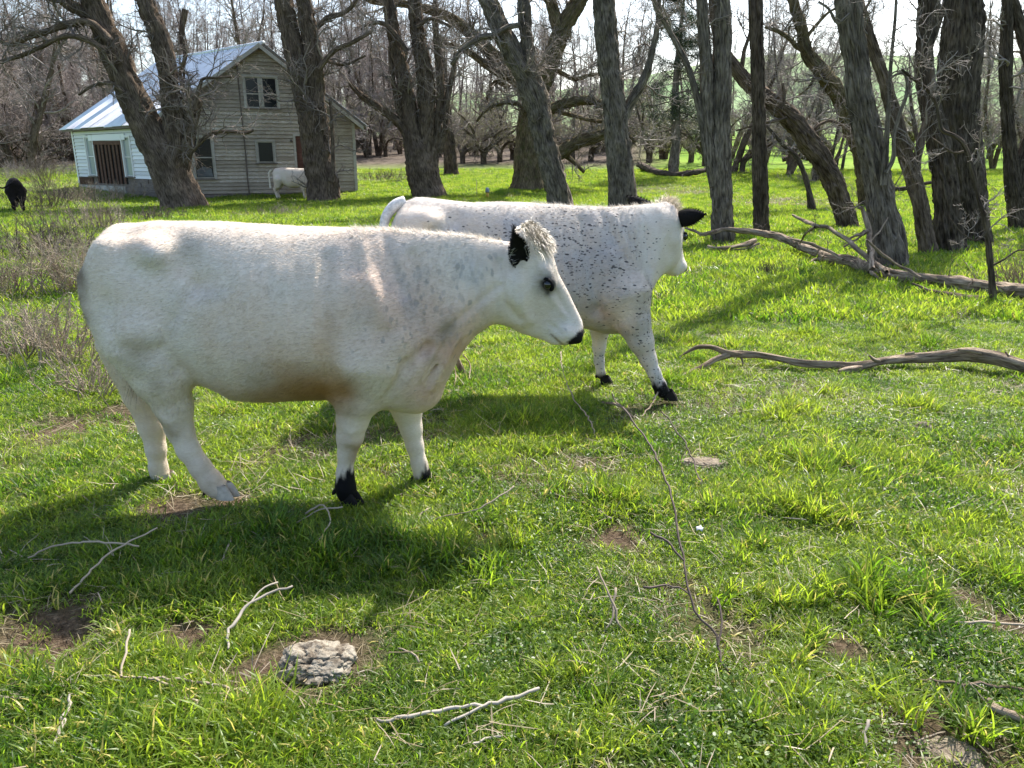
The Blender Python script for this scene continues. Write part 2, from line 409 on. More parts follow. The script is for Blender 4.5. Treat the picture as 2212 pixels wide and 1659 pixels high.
# backing walls so nothing shows through
zb = ZB-.25
V, Fs = prism([(0.02, zb), (aR-.02, zb), (aR-.02, zeR-.03), (aP, zP-.05), (.02, zeL-.03)], G, -.12, -.02); link('wall', mesh_py('wall', V, Fs), SKIRT, house)
pBk = pL+(pR-pC); Bk = Wall(pL, pBk); Rw = Wall(pR, pBk)
zLt = zeL-.05
V, Fs = prism([(0.02, zb), (Lw.len-.02, zb), (Lw.len-.02, zLt), (.02, zLt)], Lw, -.12, -.02); link('wall', mesh_py('wall', V, Fs), SKIRT, house)
for wl, ze in ((Rw, zeR),):
    wl.n = -wl.n if (wl.n@(np.array([pC[0], pC[1], 0])-wl.O)) > 0 else wl.n
    V, Fs = prism([(0, zb), (wl.len, zb), (wl.len, ze-.05), (0, ze-.05)], wl, -.12, 0); link('wall', mesh_py('wall', V, Fs), GREYB, house)
Bk.n = -G.n
V, Fs = prism([(0, zb), (aR, zb), (aR, zeR-.03), (aP, zP-.05), (0, zeL-.03)], Bk, -.12, 0); link('wall', mesh_py('wall', V, Fs), GREYB, house)
# openings on the gable wall
def rect(w, u0, v0, u1, v1):
    a0, z1 = w.uv(u0, v0); a1, z0 = w.uv(u1, v1); a2, _ = w.uv(u0, v1); a3, _ = w.uv(u1, v0)
    a0 = (a0+a2)/2; a1 = (a1+a3)/2
    return min(a0, a1), max(a0, a1), z0, z1
wins = [rect(G, 419, 297, 460, 385), rect(G, 557, 306, 591, 351), rect(G, 530, 166, 598, 234), rect(G, 640, 294, 664, 368)]
r_ = np.random.default_rng(3); ch = .145; z = ZB-.1; i = 0
while z < zP-.02:
    z1 = z+ch-.012  # gap bares dark backing as a stand-in for the lap's shadow line
    # extent at this height
    def lim(zz):
        lo = 0 if zz < zeL else (zz-zeL)/(zP-zeL)*aP; hi = aR if zz < zeR else aP+(zP-zz)/(zP-zeR)*(aR-aP); return lo, hi
    lo, hi = lim(z); lo1, hi1 = lim(z1)
    if hi-lo < .08: break
    cuts = [(lo, hi)]
    for (a0, a1, b0, b1) in wins:
        if z1 > b0+.02 and z < b1-.02:
            cuts = [q for c0, c1 in cuts for q in ((c0, min(c1, a0)), (max(c0, a1), c1)) if q[1]-q[0] > .04]
    for (c0, c1) in cuts:
        js = [c0]; 
        if c1-c0 > 3: js.append(c0+(c1-c0)*r_.uniform(.25, .75))
        js.append(c1)
        for s0, s1 in zip(js[:-1], js[1:]):
            t0 = s0 if s0 > lo+1e-4 else lo1; t1 = s1 if s1 < hi-1e-4 else hi1
            if t1 <= t0: t1 = t0+.01
            w = r_.normal(0, .003); dd = r_.normal(0, .003)
            V = [G.pt(s0+.002, z+w, .044+dd), G.pt(s1-.002, z-w, .044+dd), G.pt(t1-.002, z1-w, .006+dd), G.pt(t0+.002, z1+w, .006+dd), G.pt(s0+.002, z+w, -.02), G.pt(s1-.002, z-w, -.02), G.pt(t1-.002, z1-w, -.02), G.pt(t0+.002, z1+w, -.02)]
            Fs = [(0,1,2,3),(7,6,5,4),(0,4,5,1),(1,5,6,2),(2,6,7,3),(3,7,4,0)]
            link('clapboard', mesh_py('clapboard', V, Fs), SKIRT if z < ZB+.05 else GREYB, house)
    z += ch; i += 1
def window(w, rc, fr, mat, glass, mull=(), rails=(), curtain=None, label=None, sill=True):
    a0, a1, z0, z1 = rc; rt = Bag0(); f = .085
    V, Fs = [], []
    def add(x0, x1, y0, y1, d0, d1):
        v, fc = prism([(x0, y0), (x1, y0), (x1, y1), (x0, y1)], w, d0, d1); b = len(V); V.extend(v); Fs.extend([tuple(i+b for i in q) for q in fc])
    add(a0-f, a0, z0-.02, z1+f, -.02, .068); add(a1, a1+f, z0-.02, z1+f, -.02, .068); add(a0, a1, z1, z1+f, -.02, .065)
    win = link('window', mesh_py('window', V, Fs), mat, house)
    if sill: V, Fs = prism([(a0-f-.04, z0-.06), (a1+f+.04, z0-.06), (a1+f+.04, z0-.021), (a0-f-.04, z0-.021)], w, -.02, .10); link('sill', mesh_py('sill', V, Fs), SKIRT, win)
    V, Fs = [], []
    e = .035
    xs = [a0]+[m for m in mull]+[a1]
    add(a0, a0+e, z0, z1, -.015, .02); add(a1-e, a1, z0, z1, -.015, .02); add(a0+e, a1-e, z1-e, z1, -.015, .02); add(a0+e, a1-e, z0, z0+e, -.015, .02)
    for m in mull: add(m-.055, m+.055, z0+e, z1-e, -.015, .035)
    for q in rails: add(a0+e, a1-e, q-.022, q+.022, -.014, .025)
    link('sash', mesh_py('sash', V, Fs), mat, win)
    V, Fs = prism([(a0+.01, z0+.01), (a1-.01, z0+.01), (a1-.01, z1-.01), (a0+.01, z1-.01)], w, -.016, -.006); link('pane', mesh_py('pane', V, Fs), glass, win)
    if curtain: V, Fs = prism(curtain, w, -.005, .001); link('curtain', mesh_py('curtain', V, Fs), CURT, win)
    return win
class Bag0: pass
rc = wins[0]; zm = (rc[2]+rc[3])/2+.02
window(G, rc, 0, TRIMG, GLASS, rails=[zm], curtain=[(rc[0]+.06, rc[2]+.06), (rc[1]-.06, rc[2]+.06), (rc[1]-.10, rc[2]+.38), (rc[0]+.3, rc[2]+.46), (rc[0]+.06, rc[2]+.32)])
window(G, wins[1], 0, TRIMG, GLASSL if False else GLASS)
rc = wins[2]; window(G, rc, 0, TRIMG, GLASS, mull=[(rc[0]+rc[1])/2+.02, (rc[0]+rc[1])/2-.06], rails=[(rc[2]+rc[3])/2-.05])
a0, a1, z0, z1 = wins[3]
d = board('door', G, a0+.03, a1-.03, z0, z1, -.015, .01, DOORM)
for q in np.linspace(z0+.15, z1-.45, 4): board('door_panel', G, a0+.12, a1-.12, q, q+.28, .012, .025, DOORM, d)
board('trim', G, a0-.09, a0, z0, z1+.09, -.02, .05, TRIMG); board('trim', G, a1, a1+.09, z0, z1+.09, -.02, .05, TRIMG); board('trim', G, a0, a1, z1, z1+.09, -.02, .048, TRIMG)
# corner boards, drain pipe, wall lamp
board('corner_board', G, -.02, .10, ZB-.1, zeL-.05, .046, .066, TRIMG); board('corner_board', G, aR-.10, aR+.02, ZB-.1, zeR-.08, .046, .066, TRIMG)
pp = [G.pt(*G.uv(u, v), .075) for u, v in [(511,138),(516,190),(523,260),(530,330),(534,380),(539,424)]]
b = Bag(); b.tube(catmull(np.array(pp), .3), [.028]*len(catmull(np.array(pp), .3)), 6); link('pipe', b.mesh('pipe'), PIPE, house)
a, zz = G.uv(628, 303); b = Bag(); b.tube([G.pt(a, zz, .03), G.pt(a, zz, .16), G.pt(a, zz-.06, .20)], [.03, .03, .05], 8); lp = link('wall_lamp', b.mesh('wall_lamp'), PIPE, house)
# left wall: peeling white boards, two tall narrow windows, an opening boarded with brown slats
def lr(u0, v0, u1, v1): return rect(Lw, u0, v0, u1, v1)
wl = [lr(191, 297, 206, 379), lr(270, 297, 286, 381)]; op = lr(207, 306, 271, 396)
ztop = Lw.uv(250, 279)[1]-.12; zmid = Lw.uv(250, 384)[1]; zlow = Lw.uv(250, 397)[1]
ztop = max(ztop, zeL-.35)
z = zmid; 
while z < ztop:
    z1 = z+.15; cuts = [(0.0, Lw.len)]
    for (q0, q1, b0, b1) in wl+[op]:
        if z1 > b0+.02 and z < b1-.02: cuts = [q for c0, c1 in cuts for q in ((c0, min(c1, q0)), (max(c0, q1), c1)) if q[1]-q[0] > .05]
    for s0, s1 in cuts:
        w = r_.normal(0, .004); dd = r_.normal(0, .003); zt = min(z1-.012, ztop+.05)  # same dark gap in place of a shadow line
        V = [Lw.pt(s0+.003, z+w, .046+dd), Lw.pt(s1-.003, z-w, .046+dd), Lw.pt(s1-.003, zt, .006), Lw.pt(s0+.003, zt, .006), Lw.pt(s0+.003, z+w, -.02), Lw.pt(s1-.003, z-w, -.02), Lw.pt(s1-.003, zt, -.02), Lw.pt(s0+.003, zt, -.02)]
        link('clapboard', mesh_py('clapboard', V, [(0,1,2,3),(7,6,5,4),(0,4,5,1),(1,5,6,2),(2,6,7,3),(3,7,4,0)]), WHITEB, house)
    z = z1
for q in wl: window(Lw, q, 0, TRIMW, GLASSL, rails=[(q[2]+q[3])/2], sill=True)
board('opening', Lw, op[0], op[1], zlow, op[3], -.019, -.012, SHADEIN)  # near-black panel; darkness of the room behind is put into its colour
n = 8; W_ = (op[1]-op[0])
for i in range(n):
    x = op[0]+W_*(i+.5)/n; board('slat', Lw, x-W_*.030, x+W_*.030, op[2]-.05+r_.normal(0, .02), op[3]-.10, .0+.01*(i % 2), .035+.01*(i % 2), BROWNB)
board('head_board', Lw, op[0]-.02, op[1]+.02, op[3]-.16, op[3], .012, .06, BROWNB, warp=.04)
board('lintel_board', Lw, op[0]-.35, op[1]+.30, op[3]+.04, op[3]+.28, .048, .066, WHITEB)
# broken skirting
zs = zmid-.02
a_ = [Lw.len, Lw.len-2.4, Lw.len-4.1, 1.2, 0]
board('skirt_board', Lw, Lw.len-1.6, Lw.len-.02, zmid-.30, zmid-.02, .0, .03, BROWNB, warp=-.03)
board('skirt_beam', Lw, Lw.len*.38, Lw.len-.02, zmid-.72, zmid-.34, .0, .09, TRIMG, warp=-.02)
for q, (s0, s1) in enumerate([(0, .9), (.95, 2.2), (0, 1.6), (1.65, 2.6), (0, 2.6), (0, Lw.len), (0, Lw.len)]):
    board('skirt_board', Lw, s0+.01, s1, zmid-.17-.165*(q//2)-.005, zmid-.02-.165*(q//2), -.015, .028+.004*(q % 2), SKIRT, warp=r_.normal(0, .012))
board('corner_board', Lw, Lw.len-.12, Lw.len+.0, zmid-.3, zLt, .048, .066, TRIMW)
# tin roof: corrugated sheets as parts
ov = .45; ovw = .40
def slope(aE, zE, side):
    """one roof slope between ridge (aP,zP) and eave (aE,zE)"""
    dA = aE-aP; dZ = zE-zP; L = math.hypot(dA, dZ); aX = aE+dA/L*ovw; zX = zE+dZ/L*ovw
    run = Lw.len+2*ov; dirb = Lw.e; nsh = 11; wd = run/nsh; nrm = np.cross(G.e*dA+np.array([0, 0, dZ]), dirb); nrm /= np.linalg.norm(nrm); nrm = nrm if nrm[2] > 0 else -nrm
    for sidx in range(nsh):
        m = 49; t = np.linspace(0, wd+.05, m); V = []
        lift = .035+.006*(sidx % 2)
        for lay in (0, -.004):
            for (aa, zz_) in ((aP, zP), ((aP+aX)/2, (zP+zX)/2-.01), (aX, zX+r_.normal(0, .012))):
                for tt_ in t:
                    p = G.O+G.e*aa+dirb*(-ov+sidx*wd+tt_); p = np.array([p[0], p[1], zz_])-HO; V.append(p+nrm*(lift+lay+.014*math.sin((sidx*wd+tt_)/wd*2*math.pi*6)))
        q = lambda l, i, j: l*3*m+i*m+j
        Fs = [(q(l, i, j), q(l, i, j+1), q(l, i+1, j+1), q(l, i+1, j)) for l in (0,) for i in range(2) for j in range(m-1)]
        Fs += [(q(0, 2, j), q(0, 2, j+1), q(1, 2, j+1), q(1, 2, j)) for j in range(m-1)]
        link('roof_sheet', mesh_np('roof_sheet', np.array(V), [np.array(Fs)]), TIN, house)
    # deck and barge board
    pr = []
    for (aa, zz_) in ((aP, zP), (aX-.05*np.sign(dA), zX)):
        for e in (-ov+.03, run-ov-.03): 
            for h in (.0, -.07): p = G.O+G.e*aa+dirb*e; pr.append(np.array([p[0], p[1], zz_+h])-HO)
    link('roof_deck', mesh_py('roof_deck', pr, [(0,2,6,4),(1,5,7,3),(0,4,5,1),(2,3,7,6),(4,6,7,5),(0,1,3,2)]), SKIRT, house)
    V, Fs = prism([(aP, zP+.02), (aX, zX+.02), (aX, zX-.14), (aP, zP-.15)], G, ov-.02, ov+.02); link('barge_board', mesh_py('barge_board', V, Fs), TRIMG, house)
slope(0, zeL, -1); slope(aR, zeR, 1)
b = Bag(); e0 = G.O+G.e*aP-Lw.e*ov; e1 = G.O+G.e*aP+Lw.e*(Lw.len+ov)
b.tube([np.array([e0[0], e0[1], zP+.05])-HO, np.array([e1[0], e1[1], zP+.05])-HO], [.07, .07], 8); link('ridge_cap', b.mesh('ridge_cap'), TIN, house)
print('HOUSE', G.len, Lw.len, aP, zP, zeL, zeR, ZB, zmid, zLt)
# ------------------------------------------------------------------ trees
def stem_mesh(bag, P, kmin=14, kmax=64, res=.022, amp=.16, base=False, seed=0, flat=None):
    """P (n,4) centre and radius; deep furrowed bark as geometry; returns bark coords appended"""
    P = np.array(P, float); P[:, 3] *= .87; rmax = P[:, 3].max()
    k = int(np.clip(2*math.pi*rmax/res, kmin, kmax)); step = max(res*2.0, .03)
    C = catmull(P, step*1.0); C[:, 3] = np.maximum(C[:, 3], .004)
    T = np.gradient(C[:, :3], axis=0); T /= np.linalg.norm(T, axis=1, keepdims=True)
    ref = np.array([0, 1.0, 0]) if abs(T[0, 1]) < .8 else np.array([1.0, 0, 0])
    A = np.cross(T, ref); A /= np.linalg.norm(A, axis=1, keepdims=True); B = np.cross(T, A)
    s = np.concatenate([[0], np.cumsum(np.linalg.norm(np.diff(C[:, :3], axis=0), axis=1))])
    th = np.arange(k)/k*2*np.pi; ct, st = np.cos(th), np.sin(th)
    r = C[:, 3][:, None]*np.ones(k)
    bx = np.ones((len(C), 1))*(rmax*ct)[None]; by = np.ones((len(C), 1))*(rmax*st)[None]; bz = s[:, None]*np.ones(k)
    tw = .35*np.sin(s*1.3+seed)[:, None]
    f = 1-np.abs(fbm(bx*13+tw, by*13, bz*2.1, 3, seed))*2.6
    g = fbm(bx*4, by*4, bz*1.1, 3, seed+9)
    d = (f-.45)*amp*np.minimum(.10, r*.50)+g*.15*r
    if base:
        fl = np.exp(-s/.38)[:, None]; lob = .5+.5*np.cos(th*5+seed+2*np.sin(th+seed))
        d = d+r*fl*(.03+.16*lob[None])
    rr = r+d
    V = C[:, None, :3]+rr[..., None]*(A[:, None]*ct[:, None]+B[:, None]*st[:, None])
    n = len(C); b = (np.arange(n-1)[:, None])*k; j = np.arange(k)[None]; jn = (j+1) % k
    Q = np.stack([b+j, b+jn, b+k+jn, b+k+j], -1).reshape(-1, 4)
    V = V.reshape(-1, 3); off = seed*1.7
    bag.add(V, Q); bag.bark.append(np.stack([bx.ravel()+off, by.ravel(), bz.ravel()+off], 1))
    # close the end
    c = C[-1, :3]+T[-1]*C[-1, 3]*.3
    bag.V.append(c[None]); bag.bark.append(np.array([[off, 0, s[-1]+off]]))
    l = (n-1)*k+bag.n-len(V); bag.Fs.append(np.stack([l+np.arange(k), l+(np.arange(k)+1) % k, np.full(k, bag.n)], 1)); bag.n += 1
    return C
class BBag(Bag):
    def __init__(s): super().__init__(); s.bark = []
def bark_mesh(bag, name):
    me = bag.mesh(name); vattr(me, 'bark', np.vstack(bag.bark), 'FLOAT_VECTOR'); return me

def grow(P0, D0, L, n, wig, up, r, droop=0.0):
    """crooked polylines: P0 (M,3), D0 (M,3), L (M,) -> (M,n,3)"""
    M = len(P0); C = np.zeros((M, n, 3)); C[:, 0] = P0; d = D0/np.linalg.norm(D0, axis=1, keepdims=True)
    for i in range(1, n):
        d = d+r.normal(0, wig, (M, 3))+np.array([0, 0, up]); d /= np.linalg.norm(d, axis=1, keepdims=True)
        C[:, i] = C[:, i-1]+d*(L/(n-1))[:, None]
    return C
def spawn(C, rad, per, lo, hi, ang, r, lr, ljit=.35):
    """children from polylines"""
    M, n = C.shape[:2]; t = r.uniform(lo, hi, (M, per))*(n-1); i = np.minimum(t.astype(int), n-2); f = (t-i)[..., None]
    m = np.arange(M)[:, None]
    p = C[m, i]*(1-f)+C[m, i+1]*f; d = C[m, i+1]-C[m, i]; d /= np.linalg.norm(d, axis=2, keepdims=True)+1e-9
    q = r.normal(0, 1, d.shape); q -= d*(q*d).sum(2, keepdims=True); q /= np.linalg.norm(q, axis=2, keepdims=True)
    a = r.normal(ang, .22, (M, per))[..., None]; D = d*np.cos(a)+q*np.sin(a)
    LL = np.linalg.norm(np.diff(C, axis=1), axis=2).sum(1)[:, None]*lr*(1-.45*t/(n-1))*r.uniform(1-ljit, 1+ljit, (M, per))
    R0 = (rad[m, i]*(1-f[..., 0])+rad[m, i+1]*f[..., 0])
    return p.reshape(-1, 3), D.reshape(-1, 3), LL.ravel(), R0.ravel()
def taper(r0, n, end=.25): return r0[:, None]*np.linspace(1, end, n)[None]

def twigs_on(segs, r, counts, lens, wig=.35, up=.06, rmin=.0035, tr=(.5, .45)):
    """segs list of (C(n,3), rad(n)) limbs; counts per metre L1, per L2, per L3.  Returns L1 list + bag of twigs"""
    P0, D0, L0, R0 = [], [], [], []
    for C, rad in segs:
        if len(C) < 4: continue
        ln = np.linalg.norm(np.diff(C, axis=0), axis=1); tot = ln.sum(); k = max(1, int(tot*counts[0])); cs = np.concatenate([[0], np.cumsum(ln)])
        t = r.uniform(0, tot, k); i = np.clip(np.searchsorted(cs, t)-1, 0, len(C)-2)
        d = C[np.minimum(i+1, len(C)-1)]-C[i]; d /= np.linalg.norm(d, axis=1, keepdims=True)+1e-9
        q = r.normal(0, 1, d.shape)+np.array([0, 0, .35]); q -= d*(q*d).sum(1, keepdims=True); q /= np.linalg.norm(q, axis=1, keepdims=True)
        a = r.uniform(.6, 1.3, k)[:, None]; D0.append(d*np.cos(a)+q*np.sin(a)); P0.append(C[i]); 
        L0.append(lens[0]*r.uniform(.35, 1.3, k)); R0.append(np.minimum(rad[i]*.45, lens[0]*.022*r.uniform(.6, 1.2, k)))
    P0, D0, L0, R0 = np.vstack(P0), np.vstack(D0), np.concatenate(L0), np.concatenate(R0)
    C1 = grow(P0, D0, L0, 8, wig, up, r); r1 = taper(R0, 8, .3)
    out = [(C1, r1, 5)]
    p, d, l, rr = spawn(C1, r1, counts[1], .12, .98, .85, r, tr[0]); C2 = grow(p, d, l, 5, wig, up*.7, r); r2 = taper(np.maximum(rr*.6, rmin*1.3), 5, .45); out.append((C2, r2, 4))
    p, d, l, rr = spawn(C2, r2, counts[2], .1, 1., .8, r, tr[1]); C3 = grow(p, d, l, 4, wig*1.1, up*.4, r); r3 = taper(np.maximum(rr*.55, rmin), 4, .5); out.append((C3, r3, 3))
    if len(counts) > 3:
        p, d, l, rr = spawn(C3, r3, counts[3], .1, 1., .8, r, .6); C4 = grow(p, d, l, 3, wig, 0, r); r4 = taper(np.maximum(rr*.6, rmin*.8), 3, .6); out.append((C4, r4, 3))
    return out
def tube_bag(sets):
    b = Bag()
    for C, rd, k in sets:
        V, Q = tubes(C, rd, k); b.add(V, Q)
    return b

def px_path(pts, Y, dY=0.0):
    out = []; n = len(pts)
    for i, q in enumerate(pts):
        y = Y+dY*i/(max(1, n-1)); p = at(q[0], q[1], y); out.append([*p, q[2]/2/F*depth(q[0], q[1], y)])
    return np.array(out)
def hero_tree(label, stems, bark=None, twig=None, seed=1, crown=(2.2, 7, 5), clen=.9, ext=4.0, dY=None, limbs=(), group='bare locust trees in the grove', Y=None, res=.020, lo=.25, tmat=None, amp=.95, wig=.35):
    """stems: first one starts on the ground; all in photo coordinates (u, v, width px)"""
    r = np.random.default_rng(seed*13+1); bark = bark or BARK
    u0, v0, w0 = stems[0][0]
    if Y is None: Y = float(ground(u0, v0)[1])
    base = at(u0, v0, Y); root = empty('tree', (base[0], Y, float(gz(base[0], Y))-.02), label, 'tree', group)
    o = np.array(root.location); bag = BBag(); segs = []
    px = depth(u0, v0, Y)/F
    if dY is None: dY = [0]*len(stems)
    for si, st in enumerate(stems):
        P = px_path(st, Y, dY[si] if si < len(dY) else 0)
        if si == 0:
            P[0, 2] = min(P[0, 2], o[2]+.03); P = np.vstack([P[:1]-np.array([0, 0, .12, 0]), P])
            if False: pass
        top = st[-1][1] <= 12
        if top and ext > 0:
            d = P[-1, :3]-P[-2, :3]; d /= np.linalg.norm(d); p = P[-1].copy(); rr = p[3]; n = 6; ex = []
            for k in range(1, n+1):
                d = d+r.normal(0, .13, 3)+np.array([0, 0, .06]); d /= np.linalg.norm(d); q = p[:3]+d*ext/n; p = np.array([*q, rr*(1-.82*k/n)]); ex.append(p)
            P = np.vstack([P, ex])
        P[:, :3] -= o
        far = Y > 24
        C = stem_mesh(bag, P, 12, 72 if not far else 44, res if not far else .05, amp*(1 if not far else 1.3), si == 0, seed*5+si)
        k = int(len(C)*lo) if si == 0 else int(len(C)*.12); segs.append((C[k:, :3], C[k:, 3]))
    link('trunk', bark_mesh(bag, 'trunk'), bark, root)
    for li, (pts, dy) in enumerate(limbs):
        P = px_path(pts, Y+(dy if isinstance(dy, (int, float)) else 0), 0 if isinstance(dy, (int, float)) else dy[1])
        if not isinstance(dy, (int, float)): P = px_path(pts, Y+dy[0], dy[1])
        P[:, :3] -= o; b2 = BBag()
        C = stem_mesh(b2, P, 7, 24, .035 if not far else .06, .8, False, seed*7+li+50); link('branch', bark_mesh(b2, 'branch'), bark, root)
        segs.append((C[2:, :3], C[2:, 3])); 
    if crown:
        sets = twigs_on(segs, r, (crown[0]*2.3, crown[1]+2, crown[2]+1), (clen,), wig=wig, rmin=.0028 if Y < 22 else .0045)
        tagp(link('crown', tube_bag(sets).mesh('crown'), tmat or TWIG, root), kind='stuff')
    return root

EXH = 4.5
hero_tree('massive split-trunk tree leaning left in front of the house', [
    [(398,450,96),(378,400,90),(360,352,86),(335,305,80),(312,262,72),(290,220,66),(268,165,62),(248,119,62),(230,72,58),(212,30,52),(200,0,48)],
    [(372,372,70),(380,330,62),(380,285,56),(376,245,48),(368,200,40),(364,160,40),(352,105,42),(338,62,40),(322,28,38),(312,-4,34)],
    [(382,370,52),(396,330,36),(404,300,32),(412,262,28),(421,232,24),(426,214,22)],
    [(236,85,44),(222,54,30),(190,32,26),(150,8,24),(126,-8,20)]],
    BARK, seed=1, crown=(1.7, 7, 6), clen=1.9, ext=EXH, limbs=[
    ([(238,90,22),(196,50,18),(150,52,16),(108,66,14),(60,82,12),(20,96,11),(-10,80,10)], -.6),
    ([(232,112,16),(190,86,13),(140,78,11),(80,106,10),(40,122,9),(-10,136,8)], -.9),
    ([(420,236,12),(431,190,10),(438,170,8),(470,168,6),(505,166,5)], -.6),
    ([(398,345,12),(420,322,10),(450,292,9),(490,284,8),(530,287,7),(548,281,5)], -.8),
    ([(366,320,10),(385,255,9),(395,200,7),(398,150,5)], .5), ([(400,20,14),(392,80,12),(400,120,10),(386,165,9)], .9),
    ([(270,200,14),(240,180,9),(200,186,7),(170,205,5)], -.4)])
hero_tree('twin-stemmed tree standing at the right end of the house wall', [
    [(697,436,70),(694,390,66),(686,340,64),(678,290,60),(668,240,54),(657,200,49),(645,150,47),(634,108,46),(622,50,42),(612,0,40)],
    [(694,330,56),(690,280,46),(684,230,42),(681,190,42),(677,130,42),(670,80,36),(662,36,34),(655,0,32)],
    [(722,437,26),(722,410,24),(720,376,18)]],
    BARK, seed=2, crown=(1.6, 7, 6), clen=1.9, ext=EXH, limbs=[
    ([(716,392,14),(720,350,10),(718,300,9),(716,250,8),(712,214,6)], -.5),
    ([(690,150,14),(706,126,12),(728,106,10),(760,92,9),(800,70,7)], -.5), ([(684,60,12),(708,38,12),(738,30,11),(760,14,9),(772,-4,8)], -.3),
    ([(700,130,8),(745,140,7),(790,120,5)], .4)])
hero_tree('many-stemmed gnarled tree with a hollow bulging base left of the yellow marker post', [
    [(928,427,78),(918,395,72),(910,360,74),(902,325,62),(893,300,46),(886,250,34),(877,198,33),(868,150,30),(856,108,28),(848,60,27),(841,10,25)],
    [(924,350,50),(922,300,42),(921,240,40),(920,180,40),(913,130,34),(904,90,31),(898,40,29),(894,-4,27)],
    [(932,360,34),(937,320,22),(944,280,19),(949,234,17),(952,180,16),(946,120,14),(941,60,12),(940,0,10)],
    [(900,335,34),(884,300,24),(866,272,20),(845,252,18),(818,232,16),(794,216,14),(774,200,12),(756,180,9)],
    [(945,330,18),(962,280,14),(966,220,12),(978,160,10),(985,110,7)],
    [(880,290,16),(862,240,13),(852,190,11),(845,140,10),(842,100,8)]],
    BARK, seed=3, crown=(1.7, 7, 6), clen=1.7, ext=EXH, limbs=[
    ([(878,110,12),(850,70,11),(826,50,10),(800,52,8),(780,64,6)], -.5), ([(900,60,10),(930,40,9),(975,58,7)], -.4)])
hero_tree('old gnarled willow with thick crooked limbs behind the grey leaning trunk', [
    [(1140,410,84),(1140,380,68),(1138,345,62),(1140,310,58),(1142,270,52),(1148,235,50),(1160,200,48),(1176,165,44),(1190,130,42),(1205,90,40),(1222,50,38),(1240,20,36),(1256,-6,34)],
    [(1150,225,34),(1128,190,30),(1104,155,27),(1070,122,26),(1032,86,25),(1000,58,22),(967,36,20),(930,22,18),(888,11,16),(850,6,14),(812,4,12)],
    [(1146,220,26),(1130,195,20),(1111,173,18),(1080,160,16),(1054,144,15),(1030,125,14),(1000,105,12),(962,94,10)],
    [(1165,330,40),(1205,331,32),(1230,318,29),(1252,306,27),(1280,298,24),(1313,288,20),(1345,292,16),(1372,308,12)],
    [(1176,262,26),(1190,236,22),(1230,222,20),(1262,216,19),(1290,222,17),(1313,232,15)],
    [(1212,70,30),(1200,40,28),(1192,10,24),(1180,-8,20)]],
    BARKM, seed=4, crown=(2.0, 7, 6), clen=1.9, ext=3.0, limbs=[
    ([(1100,190,14),(1074,176,11),(1060,190,9),(1052,215,7),(1060,240,5)], .3), ([(1160,250,14),(1120,226,11),(1080,224,9),(1048,240,7),(1030,262,5)], -.5),
    ([(1190,236,12),(1240,250,10),(1290,262,8),(1340,258,6)], .4), ([(1200,150,12),(1240,170,10),(1290,160,8),(1330,176,6)], .3), ([(1216,330,14),(1240,350,10),(1262,372,7)], .2)])
hero_tree('grey forked trunk leaning left, rising behind the speckled cow’s back'.replace('’s', ''), [
    [(1214,456,58),(1204,410,53),(1193,370,52),(1180,324,52),(1172,280,53),(1162,234,56),(1150,196,60),(1136,160,52),(1115,126,47),(1100,98,44),(1086,72,42),(1070,36,40),(1054,0,38)],
    [(1162,215,50),(1152,180,38),(1147,150,34),(1143,120,31),(1139,90,30),(1134,45,28),(1131,0,26)]],
    BARKG, seed=5, crown=(1.6, 6, 6), clen=1.5, ext=EXH, limbs=[([(1122,54,14),(1096,60,14),(1068,76,14),(1040,80,13),(1021,90,12),(998,108,11),(974,139,8)], -.4)])
hero_tree('thick straight grey-brown trunk rising behind the speckled cow near its head', [
    [(1347,462,68),(1345,430,62),(1342,380,58),(1337,324,55),(1332,280,52),(1328,240,50),(1322,190,49),(1316,144,48),(1310,70,47),(1304,0,47)],
    [(1340,262,30),(1358,228,22),(1372,204,20),(1388,178,19),(1402,140,17),(1412,100,14),(1420,60,12),(1424,0,9)]],
    BARKG, seed=6, crown=(1.4, 6, 6), clen=1.5, ext=EXH)
hero_tree('straight double-stemmed trunk just right of the speckled cow', [
    [(1562,528,50),(1560,490,46),(1559,440,46),(1558,396,45),(1557,330,43),(1558,252,40),(1560,180,38),(1561,108,38),(1561,50,37),(1560,0,36)],
    [(1548,400,34),(1540,355,30),(1533,306,28),(1529,260,28),(1527,216,28),(1526,160,28),(1524,108,27),(1519,50,26),(1515,0,25)],
    [(1536,372,18),(1526,330,16),(1520,290,16),(1514,252,16),(1503,200,15),(1488,151,14),(1475,120,13),(1459,90,12),(1438,52,11),(1416,12,10)]],
    BARKG, seed=7, crown=(1.2, 6, 6), clen=1.0, ext=EXH, lo=.5)
hero_tree('slim dark straight trunk between the double-stemmed tree and the bent one', [
    [(1645,515,35),(1644,470,32),(1643,420,32),(1642,360,31),(1640,300,29),(1639,252,29),(1638,200,28),(1637,144,28),(1634,70,28),(1632,0,29)]],
    BARKD, seed=8, crown=(1.2, 6, 6), clen=1.0, ext=EXH, lo=.5)
